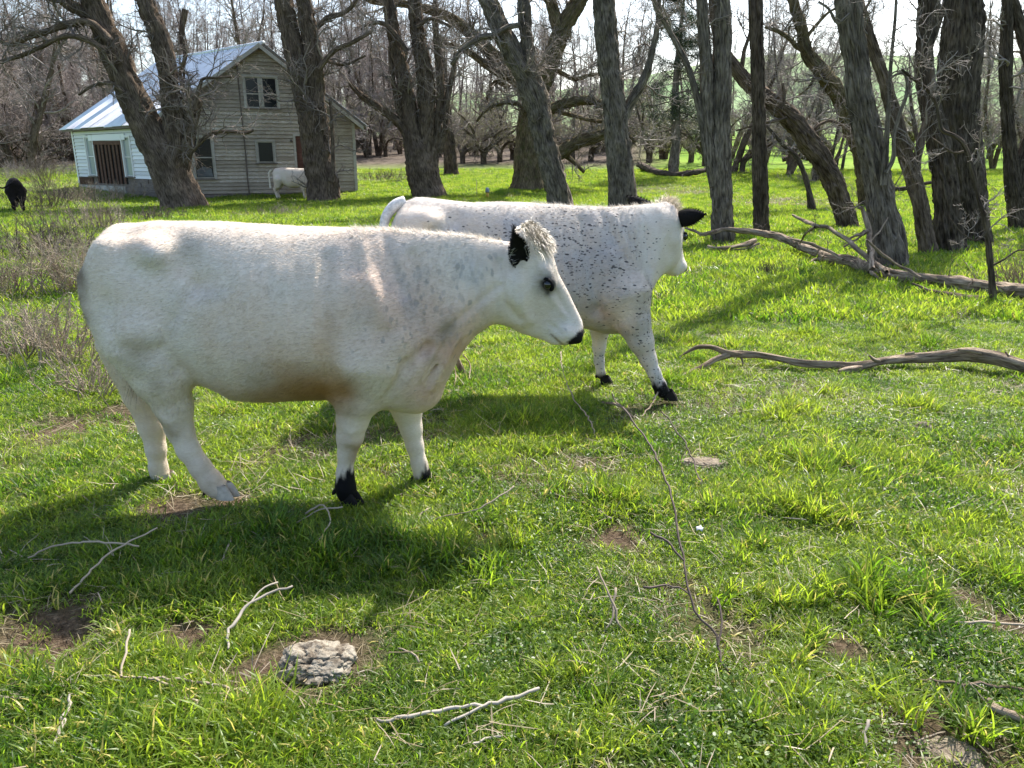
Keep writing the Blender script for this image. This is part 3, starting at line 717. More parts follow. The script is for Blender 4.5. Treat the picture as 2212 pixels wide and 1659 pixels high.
hero_tree('bent trunk leaning far left with a rough furrowed underside', [
    [(1832,496,40),(1826,465,40),(1814,430,41),(1800,392,43),(1783,360,43),(1762,326,43),(1740,299,43),(1722,272,41),(1704,252,40),(1686,236,37),(1668,223,36),(1642,202,34),(1617,180,31),(1590,150,27),(1570,118,23),(1552,80,19),(1540,40,15),(1536,0,11)]],
    BARK, seed=9, crown=(1.6, 7, 6), clen=1.3, ext=2.0, lo=.25, limbs=[
    ([(1690,236,9),(1694,205,8),(1690,180,6)], -.2), ([(1700,254,9),(1672,262,7),(1640,268,5),(1590,282,4)], -.3), ([(1600,160,11),(1608,110,9),(1622,60,7),(1626,0,6)], .2),
    ([(1745,300,9),(1770,270,8),(1800,262,7),(1836,282,6)], .3), ([(1790,366,7),(1812,330,6),(1824,290,4)], .4)])
hero_tree('mossy S-curved trunk arching left behind the big leaning grey trunk', [
    [(1876,450,36),(1872,410,34),(1866,370,32),(1856,330,31),(1842,290,32),(1830,252,33),(1821,226,34),(1810,202,34),(1794,178,34),(1776,155,32),(1760,136,29),(1747,119,27),(1736,90,25),(1729,54,24),(1720,25,22),(1714,0,21)]],
    BARKM, seed=10, crown=(1.7, 7, 6), clen=1.6, ext=EXH, lo=.3, limbs=[([(1744,116,12),(1725,104,12),(1707,86,11),(1689,72,10),(1670,64,9),(1653,58,7)], 0), ([(1742,80,9),(1766,50,9),(1790,26,7),(1816,14,5)], 0), ([(1770,150,8),(1746,190,6),(1720,210,5)], -.2)])
hero_tree('stout grey trunk with a long vertical split, standing behind the fallen log', [
    [(1918,582,74),(1914,540,68),(1908,480,62),(1902,430,57),(1895,378,54),(1886,330,54),(1876,288,54),(1866,250,52),(1859,216,52),(1854,180,51),(1851,144,50),(1846,108,50),(1840,72,50),(1836,36,52),(1832,0,54)],
    [(1944,578,34),(1942,530,34),(1932,480,32),(1922,440,30),(1912,400,28),(1902,360,24)]],
    BARKG, seed=11, crown=(1.0, 6, 6), clen=.9, ext=EXH, lo=.45, limbs=[
    ([(1908,400,15),(1912,350,14),(1915,300,12),(1918,252,11),(1921,200,10),(1924,144,9),(1929,90,8),(1934,36,7),(1936,-10,6)], -.25),
    ([(1914,374,12),(1930,340,11),(1932,290,10),(1945,240,9),(1956,212,8),(1960,180,7),(1952,158,6),(1930,164,5),(1915,182,4)], -.4),
    ([(1836,30,9),(1810,50,8),(1790,20,7),(1768,4,6)], -.3)])
hero_tree('trunk leaning right-to-left that forks low, between two stout trunks', [
    [(2008,553,36),(2000,510,34),(1992,468,34),(1982,420,33),(1971,378,32),(1958,340,31),(1948,306,31),(1940,278,30),(1933,252,29),(1922,214,28),(1912,180,27),(1900,144,25),(1887,108,24),(1874,68,23),(1862,29,22),(1854,0,22)],
    [(1966,372,22),(1976,353,18),(1985,325,18),(1992,295,17),(2001,264,16),(2006,234,15),(2012,190,12),(2014,150,9)]],
    BARK, seed=12, crown=(1.1, 6, 6), clen=1.0, ext=EXH, lo=.45)
hero_tree('left stem of the huge dark pair of trunks at the right', [
    [(2053,546,64),(2050,510,58),(2046,460,52),(2041,396,50),(2034,345,47),(2027,306,46),(2018,268,42),(2010,234,40),(2001,196,39),(1996,162,38),(1996,125,36),(1999,90,36),(2003,45,40),(2006,0,44)]],
    BARKD, seed=13, crown=(1.0, 6, 6), clen=1.0, ext=EXH, lo=.5, limbs=[([(2000,120,14),(2022,70,13),(2034,30,12),(2042,-6,11)], 0)])
hero_tree('huge dark column-like trunk, the widest at the right', [
    [(2102,531,66),(2098,490,66),(2091,440,74),(2083,385,80),(2076,324,84),(2072,270,85),(2071,216,86),(2073,160,88),(2077,108,90),(2080,50,86),(2082,0,78)]],
    BARKD, seed=14, crown=(1.0, 6, 6), clen=1.0, ext=EXH, lo=.5)
hero_tree('thin crooked dead sapling leaning left, its foot beside the fallen log', [
    [(2148,664,17),(2143,620,15),(2140,580,13),(2134,520,12),(2126,470,11),(2114,432,11),(2106,395,11),(2098,360,11),(2090,330,10),(2078,306,10),(2058,292,9),(2035,281,9),(2028,250,8),(2022,223,8),(2004,194,9),(1977,173,8),(1960,160,7),(1948,150,5)]],
    BARKD, seed=15, crown=(2.4, 5, 5), clen=.6, ext=0, lo=.3, limbs=[([(2130,500,6),(2110,520,4),(2080,505,3),(2050,470,2)], -.1), ([(2090,325,6),(2060,330,5),(2030,310,4),(2010,296,3)], .1), ([(2140,575,6),(2170,560,5),(2200,540,4),(2230,545,3)], 0)])
hero_tree('tapering dark trunk cut by the right edge of the picture', [
    [(2206,500,44),(2200,460,38),(2192,414,35),(2187,380,31),(2183,342,28),(2179,300,26),(2176,252,24),(2173,200,24),(2172,144,25),(2174,70,24),(2176,0,22)],
    [(2200,420,30),(2208,370,30),(2220,320,30),(2236,270,28),(2250,200,26),(2262,120,24),(2270,0,20)],
    [(2250,210,20),(2230,150,24),(2216,100,26),(2202,50,24),(2188,0,20)]],
    BARKD, seed=16, crown=(1.3, 6, 6), clen=1.3, ext=EXH, lo=.3)
hero_tree('small thin tree leaning left in the sunny grass, foot free of other trunks', [
    [(1755,460,17),(1749,425,13),(1741,389,12),(1733,364,11),(1722,342,10),(1710,328,9),(1696,317,8),(1682,302,8),(1668,286,7),(1655,270,5)]],
    BARKD, seed=17, crown=(2.0, 6, 5), clen=1.0, ext=0, lo=.3)
# ------------------------------------------------------------------ woodland behind
def make_bg(kind, seed):
    r = np.random.default_rng(seed); bag = BBag(); segs = []
    if kind == 'tall':       # open crooked locust
        H = r.uniform(10, 13); n = r.integers(1, 4); ln = r.uniform(-.25, .25)
        for k in range(n):
            P = [[0, 0, -.3, .30/n**.4]]; d = np.array([ln+r.normal(0, .12)+(k-(n-1)/2)*.25, r.normal(0, .15), 1.])
            for i in range(8):
                d = d+np.array([*r.normal(0, .12, 2), .12]); dd = d/np.linalg.norm(d); q = np.array(P[-1][:3])+dd*H/8; P.append([*q, .30/n**.4*(1-.85*(i+1)/8)])
            C = stem_mesh(bag, P, 8, 12, .12, .8, k == 0, seed+k); segs.append((C[int(len(C)*.14):, :3], C[int(len(C)*.14):, 3]))
        sets = twigs_on(segs, r, (3.4, 7, 5, 4), (2.6,), wig=.32, up=.07, rmin=.0075)
    elif kind == 'pole':     # crowded slender upright stems
        H = r.uniform(12, 15)
        for k in range(3):
            P = [[r.normal(0, .3), r.normal(0, .3), -.3, .14]]; d = np.array([r.normal(0, .12), r.normal(0, .12), 1.])
            for i in range(8):
                d = d+np.array([*r.normal(0, .05, 2), .12]); dd = d/np.linalg.norm(d); q = np.array(P[-1][:3])+dd*H/8; P.append([*q, .14*(1-.85*(i+1)/8)])
            C = stem_mesh(bag, P, 6, 8, .14, .6, False, seed+k); segs.append((C[int(len(C)*.15):, :3], C[int(len(C)*.15):, 3]))
        sets = twigs_on(segs, r, (2.8, 7, 4, 3), (1.9,), wig=.24, up=.18, rmin=.007)
    elif kind == 'low':      # low gnarled fruit-tree shape
        for k in range(4):
            a = r.uniform(0, 6.28); P = [[0, 0, -.2, .20], [.1*math.cos(a), .1*math.sin(a), .7, .15]]; d = np.array([math.cos(a)*.8, math.sin(a)*.8, 1.])
            for i in range(7):
                d = d+np.array([*r.normal(0, .32, 2), r.normal(-.02, .2)]); dd = d/np.linalg.norm(d); q = np.array(P[-1][:3])+dd*.62; P.append([*q, .13*(1-.8*(i+1)/7)])
            C = stem_mesh(bag, P, 7, 10, .10, 1., k == 0, seed+k); segs.append((C[int(len(C)*.2):, :3], C[int(len(C)*.2):, 3]))
        sets = twigs_on(segs, r, (3.2, 7, 5, 3), (1.6,), wig=.45, up=.03, rmin=.006)
    else:                     # thicket of stems
        for k in range(9):
            a = r.uniform(0, 6.28); P = [[r.normal(0, .25), r.normal(0, .25), -.1, .035]]; d = np.array([math.cos(a)*.5, math.sin(a)*.5, 1.])
            for i in range(5):
                d = d+r.normal(0, .2, 3); dd = d/np.linalg.norm(d); q = np.array(P[-1][:3])+dd*.55; P.append([*q, .035*(1-.8*(i+1)/5)])
            C = stem_mesh(bag, P, 5, 6, .1, .5, False, seed+k); segs.append((C[1:, :3], C[1:, 3]))
        sets = twigs_on(segs, r, (3.5, 6, 5), (1.0,), wig=.35, up=.05, rmin=.006)
    return bark_mesh(bag, 'trunk'), tube_bag(sets), sets
BG = {}
for kind, seeds in (('tall', (1, 2, 3, 4)), ('pole', (11, 12, 13)), ('low', (21, 22, 23)), ('bush', (31, 32))):
    BG[kind] = []
    for s in seeds:
        tm, cb, sets = make_bg(kind, s); cm = cb.mesh('crown')
        tm.materials.append(BARKD if kind != 'tall' else BARK); cm.materials.append({'tall': TWIGP, 'pole': TWIGP, 'low': TWIG, 'bush': TWIGP}[kind])
        lv = None
        if kind in ('low', 'bush'):      # breaking buds
            P = np.concatenate([sets[-1][0][:, -1], sets[-1][0][:, 1]]); r = np.random.default_rng(s); P = P[r.random(len(P)) < (.55 if kind == 'low' else .9)]
            n = len(P); a = r.normal(0, 1, (n, 3)); a /= np.linalg.norm(a, axis=1, keepdims=True); b = np.cross(a, r.normal(0, 1, (n, 3))); b /= np.linalg.norm(b, axis=1, keepdims=True)
            z = .022*r.uniform(.5, 1.4, (n, 1)); V = np.stack([P-a*z, P+b*z*.5, P+a*z, P-b*z*.5], 1).reshape(-1, 3)
            lv = mesh_np('buds', V, [np.arange(n*4).reshape(-1, 4)], False); vattr(lv, 'blade', np.repeat(r.random(n), 4), 'FLOAT'); lv.materials.append(BUDS)
        BG[kind].append((tm, cm, lv))
WOOD = 'leafless trees of the far wood'
def where(x, y):
    u = x/(y*math.cos(PITCH)+.4)*F+CU
    for lim_, t in ((40, 'at the left edge'), (160, 'left of the house'), (330, 'above the left roof slope'), (560, 'above the roof ridge'), (760, 'past the right end of the house'), (940, 'behind the many-stemmed tree'), (1140, 'left of the old willow'), (1300, 'beyond the willow limbs'), (1520, 'right of the thick straight trunk'), (1650, 'by the double-stemmed trunk'), (1830, 'above the bent trunk'), (2000, 'behind the split grey trunk')):
        if u < lim_: return t
    return 'at the right edge'
def place_bg(kind, x, y, s, rz, label, group, buds=False, i=0):
    label = label+' '+where(x, y)
    tm, cm, lv = BG[kind][i % len(BG[kind])]
    t = empty('bush' if kind == 'bush' else 'tree', (x, y, float(gz(x, y))), label, 'bush' if kind == 'bush' else 'tree', group, rz); t.scale = (s, s, s)
    link('trunk' if kind != 'bush' else 'stems', tm, None, t); tagp(link('crown', cm, None, t), kind='stuff')
    if buds and lv: tagp(link('buds', lv, None, t), kind='stuff')
    return t
def at_u(u, y): return (u-CU)/F*(y*math.cos(PITCH)+.4)
rb = random.Random(77)
# dense wood to the left and behind the house
k = 0
for row, (y0, n, u0, u1) in enumerate([(47, 7, -160, 150), (56, 13, -140, 760), (66, 15, -160, 900), (80, 22, -200, 1060), (98, 24, -200, 1300), (122, 20, -200, 1350)]):
    for j in range(n):
        u = u0+(u1-u0)*(j+.5)/n+rb.uniform(-18, 18); y = y0+rb.uniform(-4, 4); k += 1
        if row == 0 and u > 110: continue
        kd = 'tall' if (u < 240 or rb.random() < .35) else 'pole'
        place_bg(kd, at_u(u, y), y, rb.uniform(.8, 1.15)*(1.0 if y < 90 else 1.15), rb.uniform(0, 6.28),
                 ('near ' if row < 2 else 'far ')+('crooked bare tree in the wood' if kd == 'tall' else 'slender bare pole tree in the wood'), WOOD if kd == 'tall' else 'slender poles behind the house', i=k)
# low budding fruit trees behind the clearing
for (u, v, s) in [(795,338,.85),(835,336,.8),(1000,352,.9),(1045,356,1.0),(1080,352,.9),(1235,352,1.1),(1275,348,1.05),(1400,352,1.0),(1601,378,.85),(760,334,.9),(1490,352,1.0),(950,340,1.0),(1120,346,1.1),(1330,344,1.1)]:
    g = ground(u, v); y = min(g[1], 62)+rb.uniform(-1, 1); k += 1
    place_bg('low', at_u(u, y), y, s, rb.uniform(0, 6.28), 'low crooked budding orchard tree', 'budding orchard trees beyond the clearing', True, k)
for j in range(26):
    u = 720+rb.random()*820; y = rb.uniform(58, 92); k += 1
    place_bg(rb.choice(['tall', 'tall', 'low', 'pole']) if j % 3 else 'low', at_u(u, y), y, rb.uniform(.8, 1.15), rb.uniform(0, 6.28), 'pale bare backdrop tree', 'backdrop trees beyond the orchard', True, k)
for (u, y, kd, s) in [(1575,60,'tall',.8),(1690,66,'tall',.85),(1790,58,'low',1.0),(1850,70,'tall',.8),(1960,76,'low',1.3),(1700,54,'low',.8),(1640,82,'tall',.8),(1560,84,'pole',.8),(2130,60,'low',1.2),(2220,48,'tall',.7),(2060,90,'low',1.2),(1740,92,'tall',.75),(1580,46,'tall',.8),(1700,44,'tall',.7),(1800,48,'pole',.8),(1890,50,'tall',.75),(1980,46,'tall',.7),(2140,50,'tall',.8),(2200,56,'pole',.9),(1640,56,'pole',.8),(1930,64,'tall',.9),(2080,60,'tall',.9),(2180,72,'tall',1.0),(1520,52,'low',.9),(1430,60,'tall',.9)]:
    k += 1; place_bg(kd, at_u(u, y), y, s, rb.uniform(0, 6.28), 'thin bare field-edge tree', 'sparse trees edging the field', True, k)
for j in range(30):
    u = rb.uniform(700, 2300); y = rb.uniform(62, 100) if u < 1500 else rb.uniform(104, 150); k += 1
    place_bg('bush', at_u(u, y), y, rb.uniform(.9, 1.7), rb.uniform(0, 6.28), 'twiggy leafless bush', 'bushes along the far grass edge', True, k)
for j in range(40):
    u = -150+j/40*900+rb.uniform(-10, 10); y = rb.uniform(50, 70); k += 1
    if 120 < u < 600 and y < 56: y = 60
    place_bg('bush', at_u(u, y), y, rb.uniform(1.3, 2.3), rb.uniform(0, 6.28), 'brown twiggy undergrowth bush', 'undergrowth of the wood', False, k)
for j in range(26):
    y = rb.uniform(50, 95); k += 1; place_bg(rb.choice(['tall', 'tall', 'bush']), at_u(rb.uniform(-900, -170), y), y, rb.uniform(.9, 1.3), rb.uniform(0, 6.28), 'bare tree of the wood just outside', 'wood beyond the left edge', False, k)
for j in range(34):
    u = 1250+j*32+rb.uniform(-12, 12); y = rb.uniform(165, 215); k += 1
    place_bg(rb.choice(['tall', 'low', 'bush', 'low']), at_u(u, y), y, rb.uniform(1.0, 2.0), rb.uniform(0, 6.28), 'tiny bare tree in the hedge line below the hill', 'hedge line below the green hill', False, k)
hero_tree('single dark straight trunk standing behind the many-stemmed tree', [[(975,362,34),(972,330,28),(969,290,24),(966,250,20),(962,215,16),(958,150,13),(955,80,10)]], BARKD, seed=31, crown=(1.2, 5, 5), clen=2.2, ext=0, Y=44)
hero_tree('short dark trunk in the shade below the bent tree', [[(1763,382,18),(1763,340,15),(1762,300,13),(1768,250,12),(1775,200,10),(1770,120,7)]], BARKD, seed=32, crown=(1.2, 5, 5), clen=2.2, ext=0, Y=40)
# evergreen
def evergreen(u0, Y, H, Wd, label, seed):
    r = np.random.default_rng(seed); x = at_u(u0, Y); z = float(gz(x, Y)); root = empty('evergreen_tree', (x, Y, z), label, 'tree')
    b = BBag(); C = stem_mesh(b, [[0,0,-.3,.30],[.05,0,2,.27],[-.1,0,4.5,.2],[0,.1,H*.75,.12],[.1,0,H,.04]], 12, 20, .08, 1., True, seed); link('trunk', bark_mesh(b, 'trunk'), BARKG, root)
    n = 70; hz = r.uniform(2.2, H, n); a = r.uniform(0, 6.28, n); L = Wd*(1.05-.6*(hz-2)/(H-2))*r.uniform(.5, 1.1, n)
    P0 = np.stack([0*hz, 0*hz, hz], 1); D = np.stack([np.cos(a), np.sin(a), r.normal(.05, .2, n)], 1); C1 = grow(P0, D, L, 8, .16, .02, r); r1 = taper(np.full(n, .035), 8, .2)
    p, d, l, rr = spawn(C1, r1, 9, .3, 1, .7, r, .35); C2 = grow(p, d, l, 4, .3, .03, r); r2 = taper(rr*.4, 4, .4)
    link('branch', tube_bag([(C1, r1, 4), (C2, r2, 3)]).mesh('branch'), BARKD, root)['kind'] = 'stuff'
    S = C2[:, 1:].reshape(-1, 3); S = np.repeat(S, 26, 0)+r.normal(0, .13, (len(S)*26, 3)); n = len(S)
    d = r.normal(0, 1, (n, 3))+np.array([0, 0, .4]); d /= np.linalg.norm(d, axis=1, keepdims=True); nn = np.cross(d, r.normal(0, 1, (n, 3))); nn /= np.linalg.norm(nn, axis=1, keepdims=True)
    V, Q, kk = hair_strips(S, nn, d, r.uniform(.07, .16, n), np.full(n, .022), None, segs=1)
    me = mesh_np('needles', V, [Q]); vattr(me, 'blade', np.repeat(r.random(n), kk), 'FLOAT'); tagp(link('needles', me, NEEDLE, root), kind='stuff')
evergreen(1452, 44, 9.5, 3.0, 'dark green evergreen behind the thick straight trunk', 61)
# ------------------------------------------------------------------ cattle: implicit bodies meshed with surface nets
def surface_nets(f, o, h):
    nx, ny, nz = f.shape; ins = f < 0
    cs = (nx-1, ny-1, nz-1)
    acc = np.zeros(cs+(3,), np.float32); cnt = np.zeros(cs, np.float32)
    corners = [(a, b, c) for a in (0, 1) for b in (0, 1) for c in (0, 1)]
    def sub(A, c): return A[c[0]:c[0]+nx-1, c[1]:c[1]+ny-1, c[2]:c[2]+nz-1]
    for c0 in corners:
        for ax in range(3):
            if c0[ax]: continue
            c1 = list(c0); c1[ax] = 1
            a, b = sub(f, c0), sub(f, c1); m = (a < 0) != (b < 0)
            if not m.any(): continue
            am, bm = a[m], b[m]; t = am/(am-bm)
            p = np.zeros((len(t), 3), np.float32)
            for k in range(3): p[:, k] = c0[k]
            p[:, ax] += t
            acc[m] += p; cnt[m] += 1
    act = cnt > 0; idx = np.full(cs, -1, np.int64); idx[act] = np.arange(act.sum())
    ijk = np.argwhere(act); V = (ijk + acc[act]/cnt[act][:, None])*h + o
    quads = []
    for ax in range(3):
        e1, e2 = [(1, 2), (2, 0), (0, 1)][ax]
        sl0 = [slice(1, n-1) for n in (nx, ny, nz)]; sl0[ax] = slice(0, (nx, ny, nz)[ax]-1)
        sl1 = list(sl0); sl1[ax] = slice(1, (nx, ny, nz)[ax])
        a = ins[tuple(sl0)]; b = ins[tuple(sl1)]; m = a != b
        P = np.argwhere(m); s = np.array([sl.start for sl in sl0]); P = P+s
        d1 = np.zeros(3, int); d1[e1] = 1; d2 = np.zeros(3, int); d2[e2] = 1
        g = lambda q: idx[q[:, 0], q[:, 1], q[:, 2]]
        q = np.stack([g(P), g(P-d1), g(P-d1-d2), g(P-d2)], 1)
        fl = a[m]; q[fl] = q[fl][:, ::-1]; quads.append(q[:, ::-1])
    return V, np.vstack(quads)
def smin(a, b, k):
    h = np.clip(.5+.5*(b-a)/k, 0, 1); return b*(1-h)+a*h-k*h*(1-h)
def smax(a, b, k): return -smin(-a, -b, k)

class Body:
    def __init__(s, lo, hi, h):
        s.h = h; s.o = np.array(lo, float); n = [int((b-a)/h)+2 for a, b in zip(lo, hi)]
        s.X = (lo[0]+h*np.arange(n[0]))[:, None, None].astype(np.float32)
        s.Y = (lo[1]+h*np.arange(n[1]))[None, :, None].astype(np.float32)
        s.Z = (lo[2]+h*np.arange(n[2]))[None, None, :].astype(np.float32)
        s.n = n; s.f = np.full(n, 9., np.float32)
    def win(s, lo, hi):
        a = [max(0, int((l-o)/s.h)-1) for l, o in zip(lo, s.o)]; b = [min(n, int((u-o)/s.h)+3) for u, o, n in zip(hi, s.o, s.n)]
        sl = tuple(slice(x, y) for x, y in zip(a, b))
        return sl, s.X[sl[0]], s.Y[:, sl[1]], s.Z[:, :, sl[2]]
    def cone(s, a, b, ra, rb, k=.04, flat=1.0, op='add'):
        a = np.array(a, float); b = np.array(b, float); m = max(ra, rb)+k*1.6+.02
        sl, X, Y, Z = s.win(np.minimum(a, b)-m, np.maximum(a, b)+m)
        d = b-a; L2 = max((d*d).sum(), 1e-9)
        t = np.clip(((X-a[0])*d[0]+(Y-a[1])*d[1]+(Z-a[2])*d[2])/L2, 0, 1)
        D = np.sqrt((X-a[0]-t*d[0])**2+((Y-a[1]-t*d[1])/flat)**2+(Z-a[2]-t*d[2])**2)-(ra+(rb-ra)*t)
        s.f[sl] = smin(s.f[sl], D, k) if op == 'add' else smax(s.f[sl], -D, k)
    def ell(s, c, r, k=.04, rot=0.0, op='add'):
        c = np.array(c, float); m = max(r)+k*1.6+.02
        sl, X, Y, Z = s.win(c-m, c+m)
        ca, sa = math.cos(rot), math.sin(rot)
        x = (X-c[0])*ca+(Z-c[2])*sa; z = -(X-c[0])*sa+(Z-c[2])*ca; y = Y-c[1]
        q = np.sqrt((x/r[0])**2+(y/r[1])**2+(z/r[2])**2); q2 = np.sqrt((x/r[0]**2)**2+(y/r[1]**2)**2+(z/r[2]**2)**2)+1e-6
        D = q*(q-1)/q2
        s.f[sl] = smin(s.f[sl], D, k) if op == 'add' else smax(s.f[sl], -D, k)
    def loft(s, fr, top, bot, wid, tt=((0, 0),), e=2.3, k=.05, lim=None):
        """fr = (origin, S axis, Nn axis, L axis); contours given as (s,n)"""
        O, S, Nn, Lx = [np.array(q, float) for q in fr]
        if lim is None: sl = (slice(None),)*3; X, Y, Z = s.X, s.Y, s.Z
        else: sl, X, Y, Z = s.win(*lim)
        dx, dy, dz = X-O[0], Y-O[1], Z-O[2]
        ss = dx*S[0]+dy*S[1]+dz*S[2]; nn = dx*Nn[0]+dy*Nn[1]+dz*Nn[2]; ll = dx*Lx[0]+dy*Lx[1]+dz*Lx[2]
        top = np.array(sorted(top)); bot = np.array(sorted(bot)); wid = np.array(sorted(wid)); tt = np.array(sorted(tt))
        s0 = max(top[0, 0], bot[0, 0]); s1 = min(top[-1, 0], bot[-1, 0])
        sc = np.clip(ss, s0, s1)
        T = np.interp(sc, top[:, 0], top[:, 1]); B = np.interp(sc, bot[:, 0], bot[:, 1]); Wd = np.interp(sc, wid[:, 0], wid[:, 1]); TT = np.interp(sc, tt[:, 0], tt[:, 1])
        hz = np.maximum((T-B)/2, .004); q = (nn-(T+B)/2)/hz
        w = Wd*(1-TT*np.clip((q+.35)/1.35, 0, 1)**1.2)
        r = (np.abs(q)**e+np.abs(ll/w)**e)**(1/e)
        D = (r-1)*np.minimum(hz, w); out = np.abs(ss-sc)
        D = np.where(out > 0, np.maximum(D, 0)+out, D).astype(np.float32)
        s.f[sl] = smin(s.f[sl], D, k)
    def mesh(s, smooth=3):
        V, Q = surface_nets(s.f, s.o, s.h)
        n = len(V); E = np.vstack([Q[:, [0, 1]], Q[:, [1, 2]], Q[:, [2, 3]], Q[:, [3, 0]]])
        deg = np.bincount(E[:, 0], minlength=n)+np.bincount(E[:, 1], minlength=n)
        for it in range(smooth):
            S = np.stack([np.bincount(E[:, 0], V[E[:, 1], c], n)+np.bincount(E[:, 1], V[E[:, 0], c], n) for c in range(3)], 1)/deg[:, None]
            V = V+(S-V)*(.55 if it % 2 == 0 else -.35)
        return V, Q
def vnormals(V, Q):
    nrm = np.cross(V[Q[:, 2]]-V[Q[:, 0]], V[Q[:, 3]]-V[Q[:, 1]])
    out = np.zeros_like(V)
    for c in range(4):
        for a in range(3): out[:, a] += np.bincount(Q[:, c], nrm[:, a], len(V))
    return out/(np.linalg.norm(out, axis=1, keepdims=True)+1e-9)

def mat_coat(name, speck=0):
    m, nt, p, o = new_mat(name); L = nt.links
    c = attr(nt, 'tint').outputs['Color']; t = N(nt, 'ShaderNodeTexCoord').outputs['Object']
    flow = mapping(nt, t, (1, 1, 2.2), (0, .55, 0))
    n1 = noise_tex(nt, mapping(nt, t, (9, 9, 26), (0, .6, 0)), 4.0, 5, .65, 1.2)
    n2 = noise_tex(nt, t, 3.2, 5, .6, .6)
    c = mixc(nt, ramp(nt, n1, [(.3, (.55,)*3), (.62, (0,)*3)]), c, mixc(nt, 1.0, c, (.80, .74, .67), 'MULTIPLY'))
    c = mixc(nt, ramp(nt, n2, [(.35, (.5,)*3), (.6, (0,)*3)]), c, mixc(nt, 1.0, c, (.93, .84, .76), 'MULTIPLY'))
    if speck:
        v = N(nt, 'ShaderNodeTexVoronoi'); v.inputs['Scale'].default_value = 60; v.inputs['Randomness'].default_value = 1
        w = N(nt, 'ShaderNodeVectorMath', operation='ADD')
        nz = N(nt, 'ShaderNodeTexNoise'); nz.inputs['Scale'].default_value = 30; nz.inputs['Detail'].default_value = 3
        L.new(t, nz.inputs['Vector'])
        sc = N(nt, 'ShaderNodeVectorMath', operation='SCALE'); sc.inputs['Scale'].default_value = .02; L.new(nz.outputs[1], sc.inputs[0])
        L.new(t, w.inputs[0]); L.new(sc.outputs[0], w.inputs[1])
        L.new(mapping(nt, w.outputs[0], (.62, 1, 1.35), (0, .6, 0)), v.inputs['Vector'])
        hs = N(nt, 'ShaderNodeSeparateColor'); L.new(v.outputs['Color'], hs.inputs[0])
        ms = attr(nt, 'speck').outputs['Fac']
        on = math_n(nt, 'LESS_THAN', hs.outputs[0], math_n(nt, 'MULTIPLY', ms, ramp(nt, noise_tex(nt, t, 9, 3), [(.34, (.45,)*3), (.56, (1.3,)*3)])))
        r = math_n(nt, 'MULTIPLY', math_n(nt, 'POWER', hs.outputs[1], 2.0), .40); r = math_n(nt, 'ADD', r, .19)
        d = math_n(nt, 'MULTIPLY', math_n(nt, 'SUBTRACT', r, v.outputs['Distance']), 9, clamp=True)
        c = mixc(nt, math_n(nt, 'MULTIPLY', math_n(nt, 'MULTIPLY', on, d), .88), c, (.04, .04, .045))
    else:
        v = N(nt, 'ShaderNodeTexVoronoi'); v.inputs['Scale'].default_value = 33; nz = N(nt, 'ShaderNodeTexNoise'); nz.inputs['Scale'].default_value = 22; nz.inputs['Detail'].default_value = 4
        L.new(t, nz.inputs['Vector']); w = N(nt, 'ShaderNodeVectorMath', operation='ADD'); sc = N(nt, 'ShaderNodeVectorMath', operation='SCALE'); sc.inputs['Scale'].default_value = .035; L.new(nz.outputs[1], sc.inputs[0])
        L.new(t, w.inputs[0]); L.new(sc.outputs[0], w.inputs[1]); L.new(mapping(nt, w.outputs[0], (1.1, 1, .62), (0, .2, 0)), v.inputs['Vector'])
        hs = N(nt, 'ShaderNodeSeparateColor'); L.new(v.outputs['Color'], hs.inputs[0]); ms = attr(nt, 'speck').outputs['Fac']
        on = math_n(nt, 'LESS_THAN', hs.outputs[0], ms); d = math_n(nt, 'MULTIPLY', math_n(nt, 'SUBTRACT', .46, v.outputs['Distance']), 5, clamp=True)
        c = mixc(nt, math_n(nt, 'MULTIPLY', math_n(nt, 'MULTIPLY', on, d), math_n(nt, 'ADD', math_n(nt, 'MULTIPLY', hs.outputs[1], .38), .10)), c, (.20, .205, .20))
    L.new(c, p.inputs['Base Color']); p.inputs['Roughness'].default_value = .62; p.inputs['Specular IOR Level'].default_value = .10
    p.inputs['Sheen Weight'].default_value = .0; p.inputs['Sheen Roughness'].default_value = .5
    L.new(bump(nt, math_n(nt, 'ADD', n1, math_n(nt, 'MULTIPLY', n2, .6)), .006, .55), p.inputs['Normal'])
    return m
COATA = mat_coat('coat_white'); COATB = mat_coat('coat_speckled', 1)
BLACKH = mat_simple('black_hair', (.007, .0065, .0065), .8, spec=.15, nscale=60)
NOSEM = mat_simple('nose_black', (.014, .013, .014), .3, spec=.6, nscale=90, bmp=.002)
EYEM = mat_simple('eye_dark', (.006, .005, .006), .06, spec=.8)
HOOFM = mat_simple('hoof_horn', (.014, .012, .011), .8, spec=.15, nscale=25, bmp=.003)
HOOFP = mat_simple('hoof_pale', (.44, .38, .31), .6, nscale=25, bmp=.003)
HAIRW = mat_simple('hair_cream', (.84, .77, .66), .6, nscale=30, var=.12)
COATD = mat_simple('coat_black', (.016, .012, .011), .85, spec=.15, nscale=20)
TEATM = mat_simple('teat_dark', (.03, .025, .025), .5)

